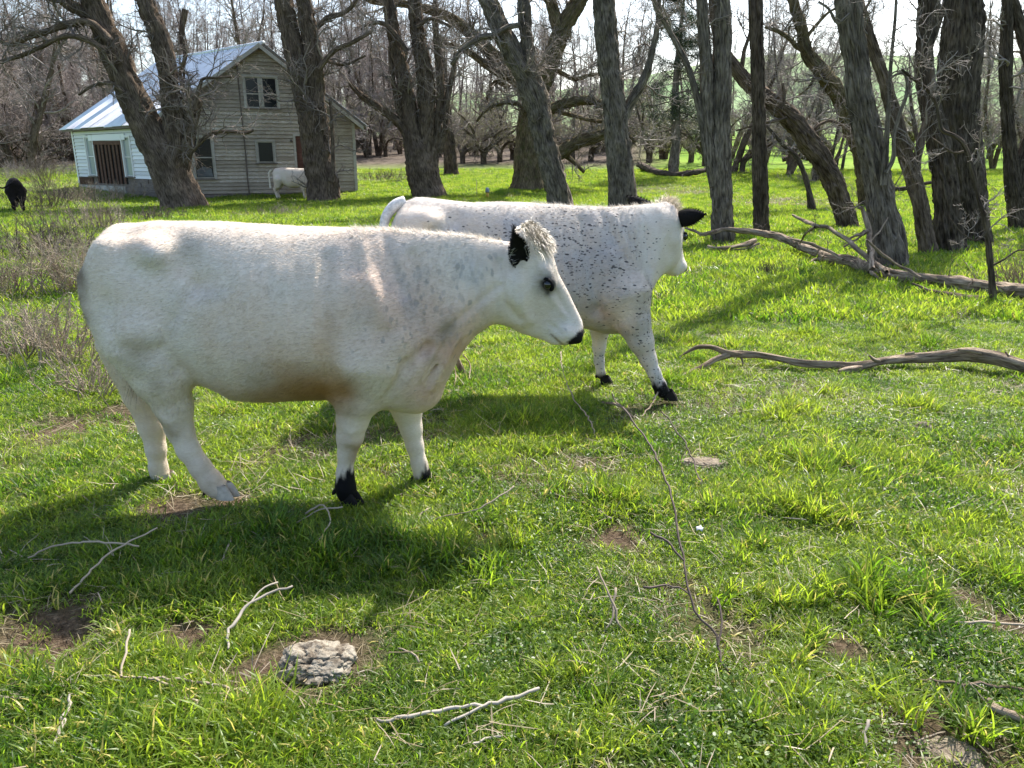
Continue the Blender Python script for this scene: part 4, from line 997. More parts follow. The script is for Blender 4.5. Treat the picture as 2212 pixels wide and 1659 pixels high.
def build_cow(label, cat_loc, Yc, cfg, group, h):
    """cfg holds photo contours turned into the animal's own centre plane"""
    x0, zg = cfg['x0'], cfg['zg']
    def cp(u, v, dy=0.0):
        p = at(u, v, Yc+dy); return p[0]-x0, p[2]-zg
    ur = cfg['top'][0][0]; rr = lambda u: -.17*max(0, 1-(u-ur)/110)
    top = [cp(u, v, rr(u)) for u, v in cfg['top']]; bot = [cp(u, v, min(rr(u), -.05)) for u, v in cfg['bot']]
    wid = [(cp(u, 620)[0], w) for u, w in cfg['wid']]; tt = [(cp(u, 620)[0], w) for u, w in cfg['tt']]
    lo, hi = cfg['box']; B = Body(lo, hi, h)
    B.loft(((0, 0, 0), (1, 0, 0), (0, 0, 1), (0, 1, 0)), top, bot, wid, tt, 2.35)
    for (u, v, dy, rx, ry, rz, rot, k) in cfg.get('bulge', []):
        x, z = cp(u, v, dy); B.ell((x, dy, z), (rx, ry, rz), k, rot)
    for (u, v, dy, rx, ry, rz, rot, k) in cfg.get('hollow', []):
        x, z = cp(u, v, dy); B.ell((x, dy, z), (rx, ry, rz), k, rot, 'sub')
    for leg in cfg['legs']:
        P = []
        for (u, v, dy, wpx) in leg['pts']:
            x, z = cp(u, v, dy); P.append((np.array([x, dy, z]), wpx/2/F*depth(u, v, Yc+dy)*(.92 if wpx < 100 else 1)))
        for i, ((a, ra), (b, rb)) in enumerate(zip(P[:-1], P[1:])):
            B.cone(a, b, ra, rb, leg.get('k', .045) if i == 0 else .025, 1.0)
    for (a, b, ra, rb, k) in cfg.get('neck', []): B.cone(a, b, ra, rb, k)
    # head
    Hd = cfg['head']; O = np.array(Hd['o'], float); S = np.array(Hd['s'], float); Nn = np.array(Hd['n'], float); Lx = np.cross(Nn, S)
    q = Hd.get('scale', 1.0)
    tp = [(-.055,.070),(-.03,.092),(.008,.125),(.05,.128),(.11,.127),(.19,.104),(.274,.097),(.382,.083),(.45,.075),(.492,.055),(.515,.024)]
    bt = [(-.055,.03),(0,-.10),(.06,-.175),(.13,-.215),(.22,-.235),(.292,-.222),(.332,-.199),(.394,-.152),(.431,-.124),(.460,-.108),(.50,-.048),(.515,.012)]
    wd = [(-.055,.05),(0,.085),(.06,.105),(.16,.112),(.24,.098),(.32,.074),(.40,.060),(.45,.062),(.49,.052),(.515,.030)]
    ht = [(-.055,.2),(.06,.12),(.18,.02),(.3,.25),(.5,.15)]
    sc = lambda L: [(a*q, b*q) for a, b in L]
    C0 = O+S*.23; lim = (C0-.48, C0+.48)
    B.loft((O, S, Nn, Lx), sc(tp), sc(bt), sc(wd), [(a*q, b) for a, b in ht], 2.5, .055, lim)
    P = lambda s, n, l: O+S*s*q+Nn*n*q+Lx*l*q
    for sg in (-1, 1):
        B.cone(P(.135, .055, .080*sg), P(.20, .050, .083*sg), .026*q, .020*q, .03)          # brow ridge
        B.cone(P(.185, .038, .118*sg), P(.190, .038, .108*sg), .023*q, .020*q, .015, op='sub')  # eye socket
        B.cone(P(.187, .040, .092*sg), P(.188, .040, .094*sg), .024*q, .024*q, .008)
        B.cone(P(.10, -.10, .085*sg), P(.25, -.15, .062*sg), .055*q, .035*q, .05)            # cheek and jaw
        B.cone(P(.494, .026, .052*sg), P(.468, .042, .046*sg), .017*q, .010*q, .008, op='sub')   # nostril
        B.cone(P(.44, -.02, .045*sg), P(.48, .01, .035*sg), .036*q, .032*q, .03)
        B.cone(P(.485, -.070, .048*sg), P(.385, -.095, .072*sg), .010*q, .007*q, .008, op='sub')   # mouth line
    B.cone(P(.505, -.045, -.04), P(.505, -.045, .04), .006*q, .006*q, .012, op='sub')
    B.ell(P(-.03, .075, 0), (.06, .07, .05), .04)
    for (a, b, ra, rb, k) in cfg.get('creases', []):
        (x1, z1), (x2, z2) = cp(*a[:2], a[2]), cp(*b[:2], b[2])
        B.cone((x1, a[2], z1), (x2, b[2], z2), ra, rb, k, op='sub')
    V, Q = B.mesh(4)
    nr = vnormals(V, Q)
    for (pts, w_, am) in cfg.get('strokes', []):
        d2 = np.full(len(V), 9.)
        for (a, b) in zip(pts[:-1], pts[1:]) if len(pts) > 1 else [(pts[0], pts[0])]:
            p1 = np.array(cp(*a, cfg.get('sdy', -.22))); p2 = np.array(cp(*b, cfg.get('sdy', -.22))); dd = p2-p1; L2 = max(dd@dd, 1e-9)
            Q2 = V[:, [0, 2]]-p1; t = np.clip(Q2@dd/L2, 0, 1); d2 = np.minimum(d2, ((Q2-t[:, None]*dd)**2).sum(1))
        V = V + nr*(am*np.exp(-d2/(w_*w_))*np.clip(np.abs(nr[:, 1])*1.6-.25, 0, 1))[:, None]
    V = V + nr*(.0035*fbm(V[:, 0]*7+3, V[:, 1]*7, V[:, 2]*5, 3, 9)+.0018*fbm(V[:, 0]*30-V[:, 2]*18, V[:, 1]*16, V[:, 2]*14, 2, 12))[:, None]
    return dict(V=V, Q=Q, n=nr, cp=cp, P=P, O=O, S=S, Nn=Nn, L=Lx, q=q)

def ear_mesh(base, tip, up, w, name='ear'):
    """cupped leaf-shaped ear with thickness; up = direction the hollow faces"""
    base = np.array(base, float); tip = np.array(tip, float); ax = tip-base; Ln = np.linalg.norm(ax); ax /= Ln
    up = np.array(up, float); up -= ax*(up@ax); up /= np.linalg.norm(up); sd = np.cross(ax, up)
    nu, nv = 13, 11; Vs = []
    for side in (0, 1):
        for i in range(nu):
            t = i/(nu-1); ww = w*math.sin(math.pi*min(1, (.14+t*.86))**.8)**.75 if t < 1 else .004
            ww = max(ww, .004)
            for j in range(nv):
                a = (j/(nv-1)*2-1)*1.25
                r = ww*.62
                p = base+ax*(t*Ln)+sd*(r*math.sin(a)*1.05)+up*(-r*math.cos(a)*(.75)+r*.2)
                if side: p = p - up*(.009*(1-(j/(nv-1)*2-1)**2*.8))
                Vs.append(p)
    m = nu*nv; qs = []
    for i in range(nu-1):
        for j in range(nv-1):
            a = i*nv+j; qs.append((a, a+1, a+nv+1, a+nv)); qs.append((m+a, m+a+nv, m+a+nv+1, m+a+1))
        for j in (0, nv-1):
            a = i*nv+j; z = (a, a+nv, m+a+nv, m+a); qs.append(z if j == 0 else z[::-1])
    for j in range(nv-1):
        for i in (0, nu-1):
            a = i*nv+j; z = (a, m+a, m+a+1, a+1); qs.append(z if i == 0 else z[::-1])
    return np.array(Vs), np.array(qs), sd, up, ax, Ln

def add_strips(name, parent, mat, roots, nr, dirs, length, width, cols=None, speck=None, curl=0, seed=1, blend=None, segs=2):
    V, Q, k = hair_strips(roots, nr, dirs, length, width, None, curl=curl, seed=seed, segs=segs)
    me = mesh_np(name, V, [Q]); 
    if cols is not None: vattr(me, 'tint', np.repeat(cols, k, 0), 'FLOAT_COLOR')
    if speck is not None: vattr(me, 'speck', np.repeat(speck, k), 'FLOAT')
    if blend is not None:
        rr = np.random.default_rng(seed+5).normal(0, blend, (len(roots), 3))
        nn = nr+rr; nn /= np.linalg.norm(nn, axis=1, keepdims=True)
        me.normals_split_custom_set_from_vertices(np.repeat(nn, k, 0).tolist())
    return tagp(link(name, me, mat, parent), kind='stuff')

def hoof_mesh(c, fwd, sz):
    """two claws side by side, each a wedge"""
    c = np.array(c, float); fwd = np.array(fwd, float); fwd[2] = 0; fwd /= np.linalg.norm(fwd); sd = np.cross(fwd, (0, 0, 1.0)); up = np.array([0, 0, 1.0])
    Vs = []; qs = []
    for s in (-1, 1):
        b = len(Vs); rings = [(0.0, 1.0, 1.0), (.35, .97, .93), (.75, .84, .80), (1.0, .72, .70)]
        for (zz, sx, sy) in rings:
            for j in range(10):
                a = j/10*2*math.pi; fx = math.cos(a); fy = math.sin(a)
                ext = 1.25 if fx > 0 else .8
                p = c+fwd*(fx*ext*sx*sz*.62+(1-zz)*sz*.28-sz*.05)+sd*(s*sz*.30+fy*sy*sz*.28)+up*(zz*sz*.85)
                Vs.append(p)
        for r in range(3):
            for j in range(10):
                qs.append((b+r*10+j, b+r*10+(j+1) % 10, b+(r+1)*10+(j+1) % 10, b+(r+1)*10+j))
    return np.array(Vs), np.array(qs)

def finish_cow(root, G, cfg, paint, coatmat, nh, hl, hw, detail=True):
    V, Q, nr, P, cp = G['V'], G['Q'], G['n'], G['P'], G['cp']; q = G['q']
    nr = vnormals(V, Q)
    col, spk, blk = paint(V, G)
    me = mesh_np('body', V, [Q]); vattr(me, 'tint', col, 'FLOAT_COLOR'); vattr(me, 'speck', spk, 'FLOAT')
    link('body', me, coatmat, root)
    # hoofs
    for leg in cfg['legs']:
        u, v, dy, sz, fx, fy, mt = leg['hoof']; x, z = cp(u, v, dy)
        hv, hq = hoof_mesh((x, dy, z), (fx, fy, 0), sz); link('hoof', mesh_np('hoof', hv, [hq]), mt, root)
        if leg.get('dew'):
            for s in (-.012, .014):
                b = Bag(); du, dv = leg['dew']; x1, z1 = cp(du, dv, dy); b.tube([(x1+.01, dy+s, z1+.012), (x1-.004, dy+s, z1), (x1-.012, dy+s, z1-.014)], [.010, .011, .004], 6); link('dewclaw', b.mesh('dewclaw'), HOOFM, root)
    # eyes and nose pad
    import bmesh
    for sg in (-1, 1):
        bm = bmesh.new(); bmesh.ops.create_uvsphere(bm, u_segments=20, v_segments=12, radius=.0245*q); me = bpy.data.meshes.new('eye'); bm.to_mesh(me); bm.free()
        me.polygons.foreach_set('use_smooth', np.ones(len(me.polygons), bool))
        o = link('eye', me, EYEM, root); o.location = tuple(P(.187, .038, .101*sg))
        # lid rim
        b = Bag(); e = P(.187, .038, .108*sg); pts = []
        for t in np.linspace(-.35, math.pi+.35, 12):
            pts.append(e+G['S']*(-.030*math.cos(t))*q+G['Nn']*(.018*math.sin(t))*q*1.0+G['L']*sg*(.012*math.sin(t)-.004)*q)
        b.tube(pts, [.004]+[.0085]*10+[.004], 6); link('eyelid', b.mesh('eyelid'), BLACKH, root)
        if detail:
            # lashes
            k = 60; r = np.random.default_rng(4+sg); ii = r.random(k)*11; p0 = np.array([pts[int(a)]*(1-a % 1)+pts[min(11, int(a)+1)]*(a % 1) for a in ii])
            dd = G['L']*sg*.8+G['S']*r.normal(.15, .3, (k, 1))-G['Nn']*.55; dd /= np.linalg.norm(dd, axis=1, keepdims=True)
            add_strips('eyelash', root, BLACKH, p0, np.tile(G['Nn'], (k, 1)), dd, r.uniform(.012, .022, k), np.full(k, .0012), curl=.05)
    return me

def coat_hair(root, G, col, spk, mat, n, hl, hw, dirf, seed):
    V, Q = G['V'], G['Q']; nr = vnormals(V, Q); r = np.random.default_rng(seed)
    A = np.linalg.norm(np.cross(V[Q[:, 2]]-V[Q[:, 0]], V[Q[:, 3]]-V[Q[:, 1]]), axis=1)
    f = r.choice(len(Q), n, p=A/A.sum()); a = r.random((n, 1)); b = r.random((n, 1))
    w = np.concatenate([(1-a)*(1-b), a*(1-b), a*b, (1-a)*b], 1)
    pick = lambda M: (M[Q[f]]*w[..., None]).sum(1)
    p = pick(V); nn = pick(nr); nn /= np.linalg.norm(nn, axis=1, keepdims=True); c = pick(col)
    s = (spk[Q[f]]*w).sum(1)
    d = dirf(p); sw = .55
    d = d+np.stack([vnoise(p[:, 0]*9, p[:, 1]*9, p[:, 2]*9, 41), vnoise(p[:, 0]*9, p[:, 1]*9, p[:, 2]*9, 42), vnoise(p[:, 0]*9, p[:, 1]*9, p[:, 2]*9, 43)], 1)*sw + r.normal(0, .16, (n, 3))
    d = d-nn*(d*nn).sum(1, keepdims=True); d /= np.linalg.norm(d, axis=1, keepdims=True)+1e-9
    d = d+nn*r.uniform(.05, .32, (n, 1)); d /= np.linalg.norm(d, axis=1, keepdims=True)
    L = hl*r.uniform(.5, 1.25, n); L[p[:, 2] < .5] *= .42
    hx = np.linalg.norm(p-P_head(G), axis=1) < .42; L[hx] *= .55
    c = c*r.uniform(.84, 1.10, (n, 1))
    return add_strips('coat', root, mat, p-nn*.001, nn, d, L, np.full(n, hw), c, s, seed=seed, blend=.22)
def P_head(G): return G['P'](.25, -.03, 0)

SITE = {}
# ---- cow A, the near one
YA = 3.66; xa = float(at(600, 700, YA)[0]); zga = float(gz(xa, YA))
HA_O = at(1120, 545, YA)-np.array([xa, YA, zga]); HA_M = at(1235, 722, YA)-np.array([xa, YA, zga]); sA = HA_M-HA_O; sA /= np.linalg.norm(sA)
nA = np.array([-sA[2], 0, sA[0]])
NYA, FYA = -.135, .115
cfgA = dict(x0=xa, zg=zga, box=((-1.12, -.47, -.02), (1.68, .47, 1.50)),
    top=[(172,571),(176,556),(189,531),(203,505),(222,492),(245,486),(290,483),(334,477),(413,478),(497,481),(637,489),(749,492),(832,493),(916,499),(1000,506),(1056,516),(1098,522),(1130,545)],
    bot=[(172,582),(178,612),(190,640),(211,693),(232,735),(260,775),(300,800),(350,800),(400,800),(436,828),(483,847),(515,863),(566,866),(645,862),(717,861),(770,872),(818,882),(860,889),(905,887),(935,868),(956,842),(974,811),(986,786),(1000,761),(1028,727),(1064,703),(1100,690),(1130,660)],
    wid=[(172,.06),(180,.14),(195,.20),(215,.235),(260,.265),(330,.275),(400,.285),(480,.32),(560,.36),(650,.365),(720,.35),(800,.31),(850,.28),(900,.245),(941,.215),(974,.185),(1000,.165),(1028,.15),(1064,.135),(1100,.115),(1130,.10)],
    tt=[(172,.2),(300,.25),(450,.3),(700,.4),(800,.5),(900,.5),(1000,.45),(1130,.35)],
    bulge=[(245,580,-.16,.10,.08,.12,0,.08),(245,580,.16,.10,.08,.12,0,.08),
           (325,545,-.18,.08,.06,.06,0,.08),(325,545,.18,.08,.06,.06,0,.08),          # hip bones
           (310,690,-.175,.17,.085,.24,.2,.07),(310,690,.175,.17,.085,.24,.2,.07),      # thighs
           (345,800,-.15,.13,.09,.13,.1,.07),(345,800,.15,.13,.09,.13,.1,.07),
           (795,690,-.195,.13,.07,.17,.2,.11),(795,690,.195,.13,.07,.17,.2,.11),      # shoulder blades
           (800,770,-.17,.16,.11,.16,0,.06),(800,770,.17,.16,.11,.16,0,.06),          # upper foreleg muscle
           (905,845,0,.10,.12,.09,0,.06)],
    hollow=[(425,545,-.40,.10,.10,.10,0,.09),(425,545,.40,.10,.10,.10,0,.09),
            (880,560,-.33,.15,.12,.16,0,.10),(880,560,.33,.15,.12,.16,0,.10),
            (312,752,-.36,.10,.10,.05,.2,.06)],
    creases=[((925,748,-.20),(880,790,-.25),.010,.014,.045),((880,790,-.25),(835,868,-.25),.014,.006,.045),
             ((955,750,-.155),(915,850,-.19),.005,.006,.030),((850,876,-.21),(915,872,-.18),.004,.004,.02)],
    strokes=[([(402,570),(432,605)],.075,-.030),([(338,552)],.045,.026),([(214,525)],.045,.016),([(420,612),(385,690),(372,745),(392,792)],.030,-.016),
             ([(300,742),(345,745)],.045,-.020),([(355,790),(375,850)],.05,.010),([(240,640),(275,740)],.03,-.008),([(300,620),(320,690)],.09,.012),
             ([(705,560),(712,700),(718,800)],.036,-.016),([(770,530),(835,690)],.030,.012),([(820,520),(872,640)],.024,-.009),([(885,560),(908,690),(918,760)],.030,-.014),
             ([(868,735)],.06,.016),([(765,790)],.055,.014),([(740,700),(728,800)],.03,.006),([(1075,625),(1010,680),(955,725)],.020,-.011),
             ([(1003,742),(955,830)],.011,-.007),([(988,736),(930,850)],.013,.007),([(975,720),(905,840)],.012,-.006),
             ([(1078,575),(1090,660),(1122,702)],.020,-.012),([(1125,655)],.045,.007),([(1182,642),(1222,694)],.013,.005),([(1150,560),(1160,600)],.02,-.006),([(1165,612),(1200,616)],.010,.006),([(1205,640),(1232,690)],.012,-.005),([(1100,640),(1150,705)],.03,.007),([(1190,715),(1222,738)],.010,-.005),
             ([(560,610),(570,790)],.05,.008),([(620,600),(640,800)],.05,.006),([(470,640),(520,830)],.06,.008),([(757,935),(754,955)],.026,.008),([(752,972)],.02,-.005),([(748,1046)],.018,.006),([(358,905),(372,932)],.024,.010),([(392,900),(398,930)],.022,-.006),([(350,850),(366,905)],.012,-.007),([(452,1040)],.02,.005),([(770,880),(762,925)],.012,-.004)]+
            [([(520+i*27,575),(532+i*27,765)],.012,.0028) for i in range(7)]+[([(905+i*19,540+i*3),(893+i*17,665)],.007,-.0035) for i in range(8)],
    legs=[
      dict(pts=[(322,740,NYA-.03,170),(350,812,NYA-.03,112),(376,880,NYA-.01,84),(388,926,NYA,62),(407,972,NYA-.01,50),(433,1010,NYA-.02,48),(457,1042,NYA-.025,52),(470,1055,NYA-.03,50)],
           hoof=(481,1072,NYA-.035,.082,1,-.25,HOOFP), k=.07, dew=(446,1062)),
      dict(pts=[(290,740,FYA+.03,150),(310,850,FYA+.03,90),(328,920,FYA+.03,58),(337,970,FYA+.03,44),(342,1010,FYA+.03,40),(347,1028,FYA+.03,44)],
           hoof=(358,1045,FYA+.03,.078,1,-.1,HOOFP), k=.07, dew=(326,1030)),
      dict(pts=[(790,780,NYA-.03,170),(772,850,NYA-.03,104),(762,905,NYA-.02,74),(756,945,NYA-.015,60),(750,978,NYA-.01,42),(745,1022,NYA-.01,38),(746,1050,NYA-.01,45),(749,1066,NYA-.01,46)],
           hoof=(752,1088,NYA-.012,.080,1,-.35,HOOFM), k=.06, dew=(724,1061)),
      dict(pts=[(860,800,FYA,130),(878,880,FYA,72),(888,925,FYA,50),(896,962,FYA,40),(905,1000,FYA,36),(912,1025,FYA,42)],
           hoof=(922,1056,FYA,.082,1,-.2,HOOFM), k=.05, dew=(893,1033))],
    head=dict(o=HA_O, s=sA, n=nA))
def gs(p, q, r): return np.exp(-((p-q)**2).sum(-1)/(r*r))
def base_paint(V, warm=1.0):
    x, y, z = V.T
    c = np.tile(np.array([.80, .71, .605]), (len(V), 1))
    n = fbm(x*3.1, y*3, z*3.5, 4, 51)[:, None]
    c = c*(1+.05*n)
    n2 = sstep(.02, .35, fbm(x*2.2+7, y*2, z*2.2, 3, 57))[:, None]
    c = c*(1-.55*n2*warm)+c*np.array([.96, .88, .82])*.55*n2*warm
    n3 = sstep(.08, .34, fbm(x*4+z*3, y*5, z*4-x*3, 4, 61))[:, None]
    return c*(1-.25*n3)+c*np.array([.80, .78, .77])*.25*n3
def blobs(V, c, pts, col, amt, cp, sym=True, dy=0):
    for (u, v, r, a) in pts:
        x, z = cp(u, v, dy); w = (np.exp(-((V[:, 0]-x)**2+(V[:, 2]-z)**2)/(r*r))*a*amt)[:, None]; c = c*(1-w)+np.array(col)*w
    return c
def paint_a(V, G):
    c = base_paint(V); cp = G['cp']; x, y, z = V.T
    edge = lambda f: fbm(x*f, y*f, z*f, 3, 71)
    c = blobs(V, c, [(650,852,.14,.85),(700,842,.11,1),(745,835,.08,.9),(560,866,.10,.5),(620,825,.16,.4),(480,845,.07,.4)], (.36,.20,.07), 1, cp, dy=-.25)
    c = blobs(V, c, [(700,750,.06,.55),(712,700,.06,.4),(720,800,.07,.5),(590,740,.14,.2)], (.62,.43,.24), 1, cp, dy=-.3)
    c = blobs(V, c, [(174,590,.05,.95),(182,640,.045,.8),(196,680,.04,.7),(190,610,.04,.5)], (.20,.15,.09), 1, cp, dy=-.17)
    c = blobs(V, c, [(330,740,.07,.5),(370,812,.04,.55),(300,850,.04,.5),(378,925,.05,.7),(352,905,.04,.8),(325,878,.03,.7)], (.36,.28,.18), 1, cp, dy=-.15)
    c = blobs(V, c, [(782,966,.045,.9),(770,985,.04,.7),(760,945,.05,.35)], (.30,.20,.10), .9, cp, dy=-.14)
    c = blobs(V, c, [(380,520,.07,.4),(395,535,.05,.4)], (.50,.45,.38), 1, cp, dy=-.25)
    c = blobs(V, c, [(955,740,.14,.75),(920,850,.12,.7),(1010,690,.13,.5),(880,660,.18,.5),(985,760,.06,.7),(800,560,.2,.25)], (.74,.50,.39), 1, cp, dy=-.15)
    c = blobs(V, c, [(970,705,.045,.75),(955,725,.04,.6),(935,770,.03,.4)], (.28,.24,.17), 1, cp, dy=-.15)
    # smoky round spots over neck and shoulder
    x1, z1 = cp(930, 630, -.15); m = np.exp(-((x-x1)/.36)**2-((z-z1)/.22)**2)
    hx, hz = np.floor(x*38+.8*fbm(x*9, y*9, z*9, 2, 5)), np.floor(z*26)
    cx = (np.asarray(x)*38) % 1-.5; cz = (np.asarray(z)*26) % 1-.5
    s1 = 0*m; s2 = sstep(.05, .35, fbm(x*5+z*3, y*5, z*5-x*3, 4, 85))*m
    w = np.clip(s1*1.0+s2*.45, 0, .85)[:, None]; c = c*(1-w)+np.array([.40, .41, .42])*w
    vst = (sstep(.1, .3, fbm(x*32+z*4, y*20, z*3.2, 2, 91))*m*.35)[:, None]; c = c*(1-vst)+np.array([.42, .40, .39])*vst
    w = (sstep(.2, .5, fbm(x*3.4+4, y*3, z*4, 3, 95))*.28*(z > .6))[:, None]; c = c*(1-w)+np.array([.60, .60, .62])*w
    # fine dark flecks
    P = G['P']; L = G['L']; ay = np.abs(y)
    H = lambda s, n, l, r: np.maximum(gs(V, P(s, n, l), r), gs(V, P(s, n, -l), r))
    w = np.clip(H(.185,.045,.10,.058)*1.0*(1+.5*edge(20)), 0, .85)[:, None]; c = c*(1-w)+np.array([.10,.10,.11])*w
    w = np.clip(H(.225,.02,.10,.016)*1.2, 0, .9)[:, None]; c = c*(1-w)+np.array([.03,.03,.03])*w
    w = (H(.43,.01,.06,.05)*sstep(.22,.4,fbm(x*60,y*60,z*60,2,7))*.7)[:, None]; c = c*(1-w)+np.array([.22,.22,.25])*w
    w = (H(.38,-.02,.06,.10)*.25)[:, None]; c = c*(1-w)+np.array([.52,.54,.58])*w
    s = (V-G['O'])@G['S']; n = (V-G['O'])@G['Nn']
    hd = np.linalg.norm(V-P(.3, 0, 0), axis=1) < .34
    nose = sstep(.458, .474, s/G['q']+.006*edge(40)*2-.25*np.clip(.0-n, 0, .1))*(n > -.035)*hd; nose = nose[:, None]
    c = c*(1-nose)+np.array([.012,.011,.012])*nose
    mouth = (np.exp(-((n+.062+.25*(.47-s))/.006)**2)*(s > .40)*hd*.8)[:, None]; c = c*(1-mouth)+np.array([.18,.12,.08])*mouth
    dirt = (sstep(.40, .03, z)*.34*(1+1.5*edge(9)))[:, None]; dirt = np.clip(dirt, 0, .6); c = c*(1-dirt)+np.array([.46,.37,.25])*dirt
    # black legs
    for (u, v, dy, r0) in ((752,1062,NYA,.21),(922,1040,FYA,.16)):
        xx, zz = cp(u, v, dy); near = (np.abs(y-dy) < .12)&(np.abs(x-xx) < .14)
        w = (near*sstep(-.01, .05, r0*.62-(z-zz)+.10*fbm(x*45, y*45, z*22, 3, 72)+.9*(x-xx)-.25*(y-dy)))[:, None]; c = c*(1-w)+np.array([.008,.008,.009])*w
    for (u, v, dy) in ():
        xx, zz = cp(u, v, dy); w = (gs(V, np.array([xx, dy, zz]), .03)*.8)[:, None]; c = c*(1-w)+np.array([.06,.05,.05])*w
    blk = np.clip(H(.190,.040,.112,.036)*1.9-.35, 0, 1)[:, None]; c = c*(1-blk)+np.array([.012,.011,.012])*blk
    return np.clip(c, .008, .9), np.clip(m*1.05, 0, 1)*(1-hd), None
def dir_body(p, G=None):
    d = np.zeros_like(p); d[:, 0] = -1; d[:, 2] = -.42-.5*sstep(.9, .4, p[:, 2]); 
    leg = sstep(.5, .38, p[:, 2])[:, None]; d = d*(1-leg)+np.array([0, 0, -1.])*leg; return d

def tail(root, pts, r, mat, switch=None, sw_mat=None, name='tail'):
    P = catmull(np.array([(*p, q) for p, q in zip(pts, r)]), .02); b = Bag(); b.tube(P[:, :3], P[:, 3], 8); link(name, b.mesh(name), mat, root)
    if switch is not None:
        n = 260; rr = np.random.default_rng(3); c = np.array(switch); p = c+rr.normal(0, .012, (n, 3)); d = np.array([0, 0, -1.])+rr.normal(0, .12, (n, 3)); d /= np.linalg.norm(d, axis=1, keepdims=True)
        nn = rr.normal(0, 1, (n, 3)); nn -= d*(nn*d).sum(1, keepdims=True); nn /= np.linalg.norm(nn, axis=1, keepdims=True)
        add_strips('tail_switch', root, sw_mat, p, nn, d, rr.uniform(.12, .3, n), np.full(n, .004), curl=.04)
def forelock(root, G, n, ln, spread, seed, mat=None):
    r = np.random.default_rng(seed); P = G['P']; q = G['q']
    l = r.normal(0, .038, n); s = r.uniform(-.095, .05, n); k = r.normal(.128, .012, n)
    p = np.array([P(a, b*np.cos(c*9)-.40*max(0, -a-.02), c) for a, b, c in zip(s, k, l)])
    d = G['S']*(r.normal(-.35, .45, (n, 1))+.8*(s[:, None] > .03))+G['Nn']*r.uniform(.4, 1.2, (n, 1))+G['L']*(l[:, None]*9+r.normal(0, .3, (n, 1)))
    d /= np.linalg.norm(d, axis=1, keepdims=True); nn = np.tile(G['Nn'], (n, 1))+r.normal(0, .5, (n, 3)); nn -= d*(nn*d).sum(1, keepdims=True); nn /= np.linalg.norm(nn, axis=1, keepdims=True)
    V, Q, kk = hair_strips(p, nn, d, ln*r.uniform(.5, 1.2, n), np.full(n, .0030), None, curl=.08, segs=5, seed=seed)
    # bend the lock over towards the face
    t = np.tile(np.repeat(np.arange(6)/5, 2), n)
    V = V+(G['S'][None]*spread-G['Nn'][None]*.55*spread)*(t**2*.075)[:, None]
    me = mesh_np('forelock', V, [Q]); cn = G['Nn'][None]*.6+np.array([[0, 0, .5]])+np.repeat(r.normal(0, .22, (n, 3)), kk, 0); cn /= np.linalg.norm(cn, axis=1, keepdims=True); me.normals_split_custom_set_from_vertices(cn.tolist())
    tagp(link('forelock', me, mat or HAIRW, root), kind='stuff')
def add_ear(root, G, base, tip, up, w, hair=500, seed=2, mat=None, inner=None):
    V, Q, sd, upv, ax, Ln = ear_mesh(base, tip, up, w)
    e = link('ear', mesh_np('ear', V, [Q]), mat or BLACKH, root)
    r = np.random.default_rng(seed); m = len(V)//2
    def tuft(idx, dirv, ln, wd, mt, nm, sp=.3):
        n = len(idx); p = V[idx]+r.normal(0, .003, (n, 3)); d = dirv+r.normal(0, sp, (n, 3)); d /= np.linalg.norm(d, axis=1, keepdims=True)
        nn = np.cross(d, r.normal(0, 1, (n, 3))); nn /= np.linalg.norm(nn, axis=1, keepdims=True)
        Vh, Qh, k = hair_strips(p, nn, d, ln*r.uniform(.5, 1.2, n), np.full(n, wd), None, segs=2, seed=seed)
        tagp(link(nm, mesh_np(nm, Vh, [Qh]), mt, e), kind='stuff')
    row = r.integers(1, 13, hair); side = r.integers(0, 2, hair); idx = row*11+side*10
    tuft(idx, (ax*.8+(side[:, None]*2-1)*sd*.5), .010, .0022, mat or BLACKH, 'ear_fringe', .25)
    idx = r.integers(m, 2*m, hair); tuft(idx, ax*.9-upv*.25, .013, .0022, mat or BLACKH, 'ear_fur', .25)
    if inner is not None:
        n = 50; idx = r.integers(1, 8, n)*11+r.integers(0, 2, n)*9+r.integers(0, 2, n); tuft(idx, ax*.6+upv*.5, .045, .0016, inner, 'ear_hair', .3)

rootA = empty('cow', (xa, YA, zga), 'large white cow with black-tipped legs and grey-freckled neck standing side-on in the foreground', 'cow', 'white cattle in the grove')
GA = build_cow('', None, YA, cfgA, None, .0095)
finish_cow(rootA, GA, cfgA, paint_a, COATA, 0, 0, 0)
colA, spA, _ = paint_a(GA['V'], GA)
coat_hair(rootA, GA, colA, spA, COATA, 150000, .017, .0017, dir_body, 11)
PA = GA['P']
# ears: near one flops back with its hollow to the side
LA = GA['L']; sgn = -1 if LA[1] > 0 else 1      # near side
def ear_pts(G, sg, bx, tp): return G['P'](bx[0], bx[1], bx[2]*sg), G['P'](tp[0], tp[1], tp[2]*sg)
eb = at(1127, 572, YA-.11)-np.array([xa, YA, zga]); et = at(1112, 506, YA-.20)-np.array([xa, YA, zga])
add_ear(rootA, GA, eb, et, (.35, -1, .15), .076, 700, 3, inner=HAIRW)
eb2 = eb*np.array([1, -1, 1]); et2 = et*np.array([1, -1, 1])
add_ear(rootA, GA, eb2, et2, (.35, 1, .15), .062, 300, 4)
forelock(rootA, GA, 4500, .040, .45, 5)
